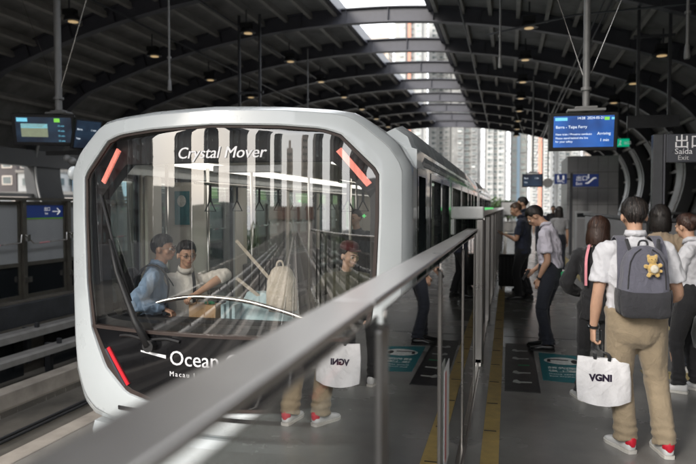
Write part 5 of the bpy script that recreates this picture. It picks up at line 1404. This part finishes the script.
# 4. woman at the right edge
D = person('person', (1.63, 6.42), 60, 1.63, 'woman in white short sleeved shirt at the right edge holding a clear plastic bag', woman=True, hair='bun', haircol='hairb', top='c_white', sleeve='short', bottom='c_black', skin='skin',
    hy=-20, hp=10, build=1.02, armL={'w': (-.17,.30,.93), 'e': (-.5,-1,-.4), 'curl': .4}, armR={'w': (.22,.12,.80)}, footL=(-.10,.06,0,10), footR=(.12,-.05,0,-8))
MB().ball(D['hb'](0,-.105,.045), .05, 14, 10).build('hair_bun', 'hairb', D['root'], smooth=True)
pb = empty('plastic_bag', (1.68, 6.05, .5), 'clear plastic bag with dark print beside the woman at the right edge', 'plastic bag')
b = MB(); 
b.loft([[V((1.70+a*cos(q)*(1+.08*sin(3*q)), 6.08+b_*sin(q)*(1+.1*cos(4*q)), z)) for q in [2*pi*i/20 for i in range(20)]] for z, a, b_ in ((.46,.06,.04),(.48,.12,.07),(.60,.14,.08),(.74,.12,.06),(.82,.06,.03),(.88,.02,.015))]).build('bag_skin', 'c_offw' if False else 'plastic', pb, smooth=True)
MB().ball((1.70, 6.08, .60), (.09,.05,.11), 14, 10).build('wrapped_contents', 'tote', pb, smooth=True)
MB().box(1.64, 1.76, 5.992, 5.996, .57, .64).build('bag_print', 'print', pb)
# 5. man in pale polo looking down
E_ = person('person', (.50, 7.92), 72, 1.74, 'man in pale lilac shirt and navy trousers looking down at his phone, with watch', lean=4, hy=8, hp=44, hunch=.03, top='c_lilac', bottom='c_navy2', shoe='shoe_b', sole='sole_b', face='glasses', skin='skin',
    armL={'w': (-.15,.10,.86), 'e': (-.5,-1,0), 'd': (.05,.12,-1), 'n': (1,0,0), 'curl': .6}, armR={'w': (.10,.24,.93), 'e': (.6,-.8,-.3), 'd': (-.3,.6,-.5), 'n': (-1,.2,-.3), 'curl': 1.1},
    footL=(-.10,.0,0,10), footR=(.10,.10,0,-8), baggy=1.04)
watch(E_, -1)
o = empty('phone', E_['w'](V((.0,.30,.86))), 'black phone with dangling strap held by the man looking down', 'phone')
MB().cbox(E_['w'](V((.03,.31,.88))), (.03,.075,.14), Matrix.Rotation(R(30),3,'Y')).build('phone_body', 'matblack', o, bevel=.006)
MB().tube(cat([E_['w'](V((.03,.31,.83))), E_['w'](V((.05,.29,.76))), E_['w'](V((.02,.27,.74))), E_['w'](V((.03,.31,.82)))], 4), .004, 6).build('hand_strap', 'matblack', o)
gp = empty('green_pouch', E_['w'](V((.0,-.17,.92))), 'small green cloth pouch showing behind the waist of the man in the pale shirt', 'pouch')
remesh(MB().ball(E_['w'](V((-.03,-.17,.92))), (.05,.05,.04), 12, 8).ball(E_['w'](V((-.03,-.19,.87))), (.035,.035,.05), 12, 8), .008, 1, 'foliage' if False else 'greenprint', 'pouch_body', gp, lambda c, n: noise.noise(c*40)*.008)
# 6. man in navy polo with phone
F_ = person('person', (.27, 12.15), 78, 1.78, 'man in navy polo and black trousers holding a phone, second in line beside the doors', lean=2, hy=6, hp=22, hunch=.02, top='c_navy', bottom='c_black', untuck=.03, shoe='shoe_b', sole='sole_b', hair='buzz', haircol='hairbr', skin='skin2',
    near=1, vox=.012, build=1.08, face=True, armL={'w': (-.10,.30,1.17), 'e': (-.5,-.8,-.8), 'd': (.2,1,.2), 'n': (.4,0,1), 'curl': .5}, armR={'w': (.2,.1,.85)}, footL=(-.1,.05,0,10), footR=(.1,-.10,0,-8))
o = empty('phone', F_['w'](V((-.05,.40,1.2))), 'phone held up by the man in the navy polo', 'phone'); MB().cbox(F_['w'](V((-.06,.40,1.22))), (.13,.07,.01), Matrix.Rotation(R(-25),3,'Y')).build('phone_body', 'darkglass', o, bevel=.003)
# trolley case
tc_ = empty('trolley_case', (.02, 13.6, 0), 'dark green trolley case standing beside the man in the navy polo', 'suitcase')
MB().box(-.18,.22,13.5,13.78,.06,.72).build('shell', 'c_black', tc_, bevel=.04, seg=3)
for x in (-.12,.16): MB().tube([(x,13.8,.7),(x,13.8,1.12)], .01, 6).build('handle_tube', 'steel', tc_); MB().tube([(x-.015,13.56,.035),(x+.015,13.56,.035)], .035, 12).build('wheel', 'rubber', tc_)
MB().box(-.13,.17,13.785,13.815,1.12,1.15).build('grip', 'rubber', tc_)
for k_ in range(5): MB().box(-.15+k_*.075,-.13+k_*.075,13.49,13.502,.12,.66).build('rib', 'matblack', tc_)
# 7. tall man behind
G_ = person('person', (.34, 13.6), 80, 1.90, 'tall black haired man mostly hidden behind the man in the navy polo', top='c_navy', bottom='c_black', near=0, hy=0, hp=5, face=True, shoe='shoe_b', sole='sole_b')
# 8. dark haired woman in grey top
H_ = person('person', (1.28, 17.2), 10, 1.70, 'woman with shoulder length black hair and grey top in the middle distance', woman=True, hair='long', top='c_grey', bottom='c_navy2', near=0)
# 9. far people
person('person', (1.7, 26), 170, 1.74, 'small far person in black beside the lift block', top='c_black', sleeve='long', bottom='c_black', near=0, face=True, group=None)
person('person', (1.15, 24.5), 175, 1.68, 'small far person in white mask behind the man in the pale shirt', top='c_navy', bottom='c_navy2', near=0, face=True)
person('person', (3.0, 33), 150, 1.70, 'far person in white top standing past the lift block', top='c_white', bottom='c_navy2', near=0)

# ---- passengers in the train
I_ = person('person', (-3.05, 5.04, 0), -66, 1.70, 'man in light blue shirt with black backpack behind the left of the windshield', lean=4, hy=-20, hp=2, hunch=.015, hipz=.67, top='c_blue', sleeve='long', bottom='c_navy2', face='rimless', skin='skin2', hair='short',
    armR={'w': (.27,.14,.86), 'e': (.7,-.7,-.5), 'd': (.3,.7,-.25), 'n': (0,0,-1), 'curl': 1.1}, armL={'w': (-.18,.20,.80), 'e': (-.5,-.8,-.5)}, footL=(-.12,.40,0), footR=(.12,.38,0), build=1.02)
strap_over(I_, 1, 0, 'c_black', parent=I_['root'], wd=.026, name='backpack_strap', xo=.12); strap_over(I_, -1, 0, 'c_black', parent=I_['root'], wd=.026, name='backpack_strap', xo=.12)
pk = empty('backpack', I_['w'](V((0,-.25,.8))), 'black backpack on the back of the man in the light blue shirt', 'backpack')
sp_ = I_['shc']
MB().loft([[I_['w'](sp_+V((math.copysign(abs(cos(q))**.5, cos(q))*.14*a, -.20+.075*a*sin(q)-.1*(z+.2)*0, z))) for q in [2*pi*i/20 for i in range(20)]] for z, a in ((-.46,.6),(-.44,.95),(-.3,1.05),(-.1,1),(.0,.8),(.04,.4))]).build('main_bag', 'c_black', pk, smooth=True)
ly = I_['w']; m = MB(); c0 = I_['nb']
for s in (-1, 1): m.tube(cat([ly(c0+V((s*.07,.0,.02))), ly(c0+V((s*.08,.07,-.06))), ly(c0+V((s*.045,.155,-.20))), ly(c0+V((0,.165,-.33)))], 4), .005, 6)
lo_ = m.build('lanyard', 'c_black', I_['root']); MB().cbox(ly(c0+V((.0,.172,-.385))), (.01,.065,.095), Matrix.Rotation(R(18),3,'Z')).build('badge', 'c_offw', lo_)
watch(I_, 1, 'metal')
J_ = person('person', (-2.81, 5.22, 0), -150, 1.68, 'man in white shirt and glasses stretching one arm to the grab bar', lean=4, hy=14, hp=6, hipz=.63, top='c_offw', sleeve='elbow', bottom='c_black', face='glasses', skin='skin',
    longarm=(.345,.325), armL={'w': (-.075,.45,1.01), 'e': (-.9,.35,.5), 'd': (.9,.5,-.3), 'n': (0,-.2,-1), 'curl': 1.0}, armR={'w': (.2,.15,.75)}, footL=(-.12,.2,0), footR=(.12,.15,0))
strap_over(J_, -1, 0, 'c_black', parent=J_['root'], wd=.014, name='shoulder_strap', xo=.05)
# paper bag hanging at the bar
pg = empty('paper_bag', (-2.50, 4.99, .55), 'brown paper bag with twisted handles hanging by the grab bar inside the train', 'paper bag')
MB().loft([[V((-2.50+a*x, 4.98+b_*y, z)) for x, y in ((-1,-1),(1,-1),(1,1),(-1,1))] for z, a, b_ in ((.55,.12,.06),(.75,.122,.06),(.875,.125,.062))]).build('bag_body', 'paperbag', pg, bevel=.004)
MB().tube(cat([(-2.56,4.93,.87),(-2.55,4.93,.91),(-2.50,4.93,.935),(-2.46,4.93,.91),(-2.45,4.93,.87)], 4), .005, 6).build('handle', 'paperbag', pg, smooth=True)
MB().ball((-2.46,4.98,.88), (.05,.03,.02), 10, 6).build('green_tissue', 'greenprint', pg)
# cream backpack on top of a pale aqua padded bag, straps pulled up
cb = empty('backpack', (-1.86,5.2,.75), 'cream backpack with straps pulled up, resting on the pale aqua bag behind the windshield', 'backpack')
fold = lambda c, n: noise.noise(c*14)*.006
remesh(MB().loft([[V((-1.86+a*math.copysign(abs(cos(q))**.7, cos(q))*.135, 5.12+.09*b_*sin(q), z)) for q in [2*pi*i/24 for i in range(24)]] for z, a, b_ in ((.80,.75,.7),(.83,1.0,1),(.95,1.02,1.05),(1.08,.92,.95),(1.16,.70,.75),(1.20,.35,.4))]), .009, 1, 'c_cream', 'main_bag', cb, fold)
MB().loft([[V((-1.88+a*cos(q)*.09, 5.04+.03*b_*sin(q), z)) for q in [2*pi*i/20 for i in range(20)]] for z, a, b_ in ((.82,.7,.6),(.86,1,1),(.95,1,1),(.99,.7,.5))]).build('front_pocket', 'c_cream', cb, smooth=True)
MB().tube(cat([(-1.90,5.1,1.17),(-1.89,5.1,1.23),(-1.85,5.1,1.24),(-1.83,5.1,1.17)], 4), .009, 8).build('top_handle', 'c_cream', cb, smooth=True)
for a, c in (((-1.97,5.10,1.10),(-2.22,5.0,1.42)), ((-2.02,5.08,.92),(-2.22,5.0,1.10))):
    MB().bar(a, c, .028, .008, up=(0,1,0)).build('strap', 'c_cream', cb)
ab = empty('padded_bag', (-1.95,5.2,.5), 'large pale aqua padded bag on the front bench inside the train', 'bag')
remesh(MB().loft([[V((-1.98+a*math.copysign(abs(cos(q))**.6, cos(q))*.27, 5.16+.13*b_*sin(q), z)) for q in [2*pi*i/28 for i in range(28)]] for z, a, b_ in ((.51,.8,.9),(.56,1,1),(.75,1,1),(.88,.9,.9),(.96,.75,.6))]), .012, 2, 'c_aqua', 'bag_body', ab, lambda c, n: (1-abs(noise.noise(c*9))*2.4)*.012)
for k_ in range(3):
    o = empty('file_folder', (-2.33+k_*.05,5.0,.7), 'pale mint upright folder beside the aqua bag, %s' % ('leftmost','middle one','nearest the aqua bag')[k_], 'folder', 'mint folders on the front bench')
    MB().box(-2.345+k_*.05, -2.315+k_*.05, 4.95, 5.2, .51, .88+.03*(k_ == 1)).build('cover', 'c_aqua', o, bevel=.004)
# passenger with red cap, and one standing further along
K_ = person('person', (-1.40, 5.55, 0), -160, 1.62, 'passenger with dark red cap at the right side of the windshield', lean=6, hy=30, hp=10, hipz=.68, top='c_olive', sleeve='long', bottom='c_black', face=True, skin='skin3', hair='short', woman=True,
    footL=(-.12,.1,0), footR=(.12,.1,0))
hb = K_['hb']; q = MB()
q.loft([[hb(cos(a)*r_, -.012+sin(a)*r_*1.22, z) for a in [2*pi*i/24 for i in range(24)]] for r_, z in ((.088,.060),(.086,.09),(.070,.122),(.04,.135),(.01,.139))]).build('red_cap', 'c_red', K_['root'], smooth=True)
MB().loft([[hb(x, .075+.06*(1-(x/.07)**2), .062-.1*x*x), hb(x, .06, .066), hb(x, .06, .070), hb(x, .075+.06*(1-(x/.07)**2), .066-.1*x*x)] for x in [-.07+.14*i/10 for i in range(11)]]).build('cap_brim', 'c_red', K_['root'], smooth=True)
L_ = person('person', (-1.02, 8.75, 0), -120, 1.86, 'black haired passenger standing inside the second door of the train', top='c_grey', sleeve='short', bottom='c_black', near=0, face=True)
N_ = person('person', (-1.95, 8.3, 0), 160, 1.66, 'passenger in black top standing in the middle of the car', top='c_black', sleeve='long', bottom='c_black', near=0, face=True, skin='skin3')
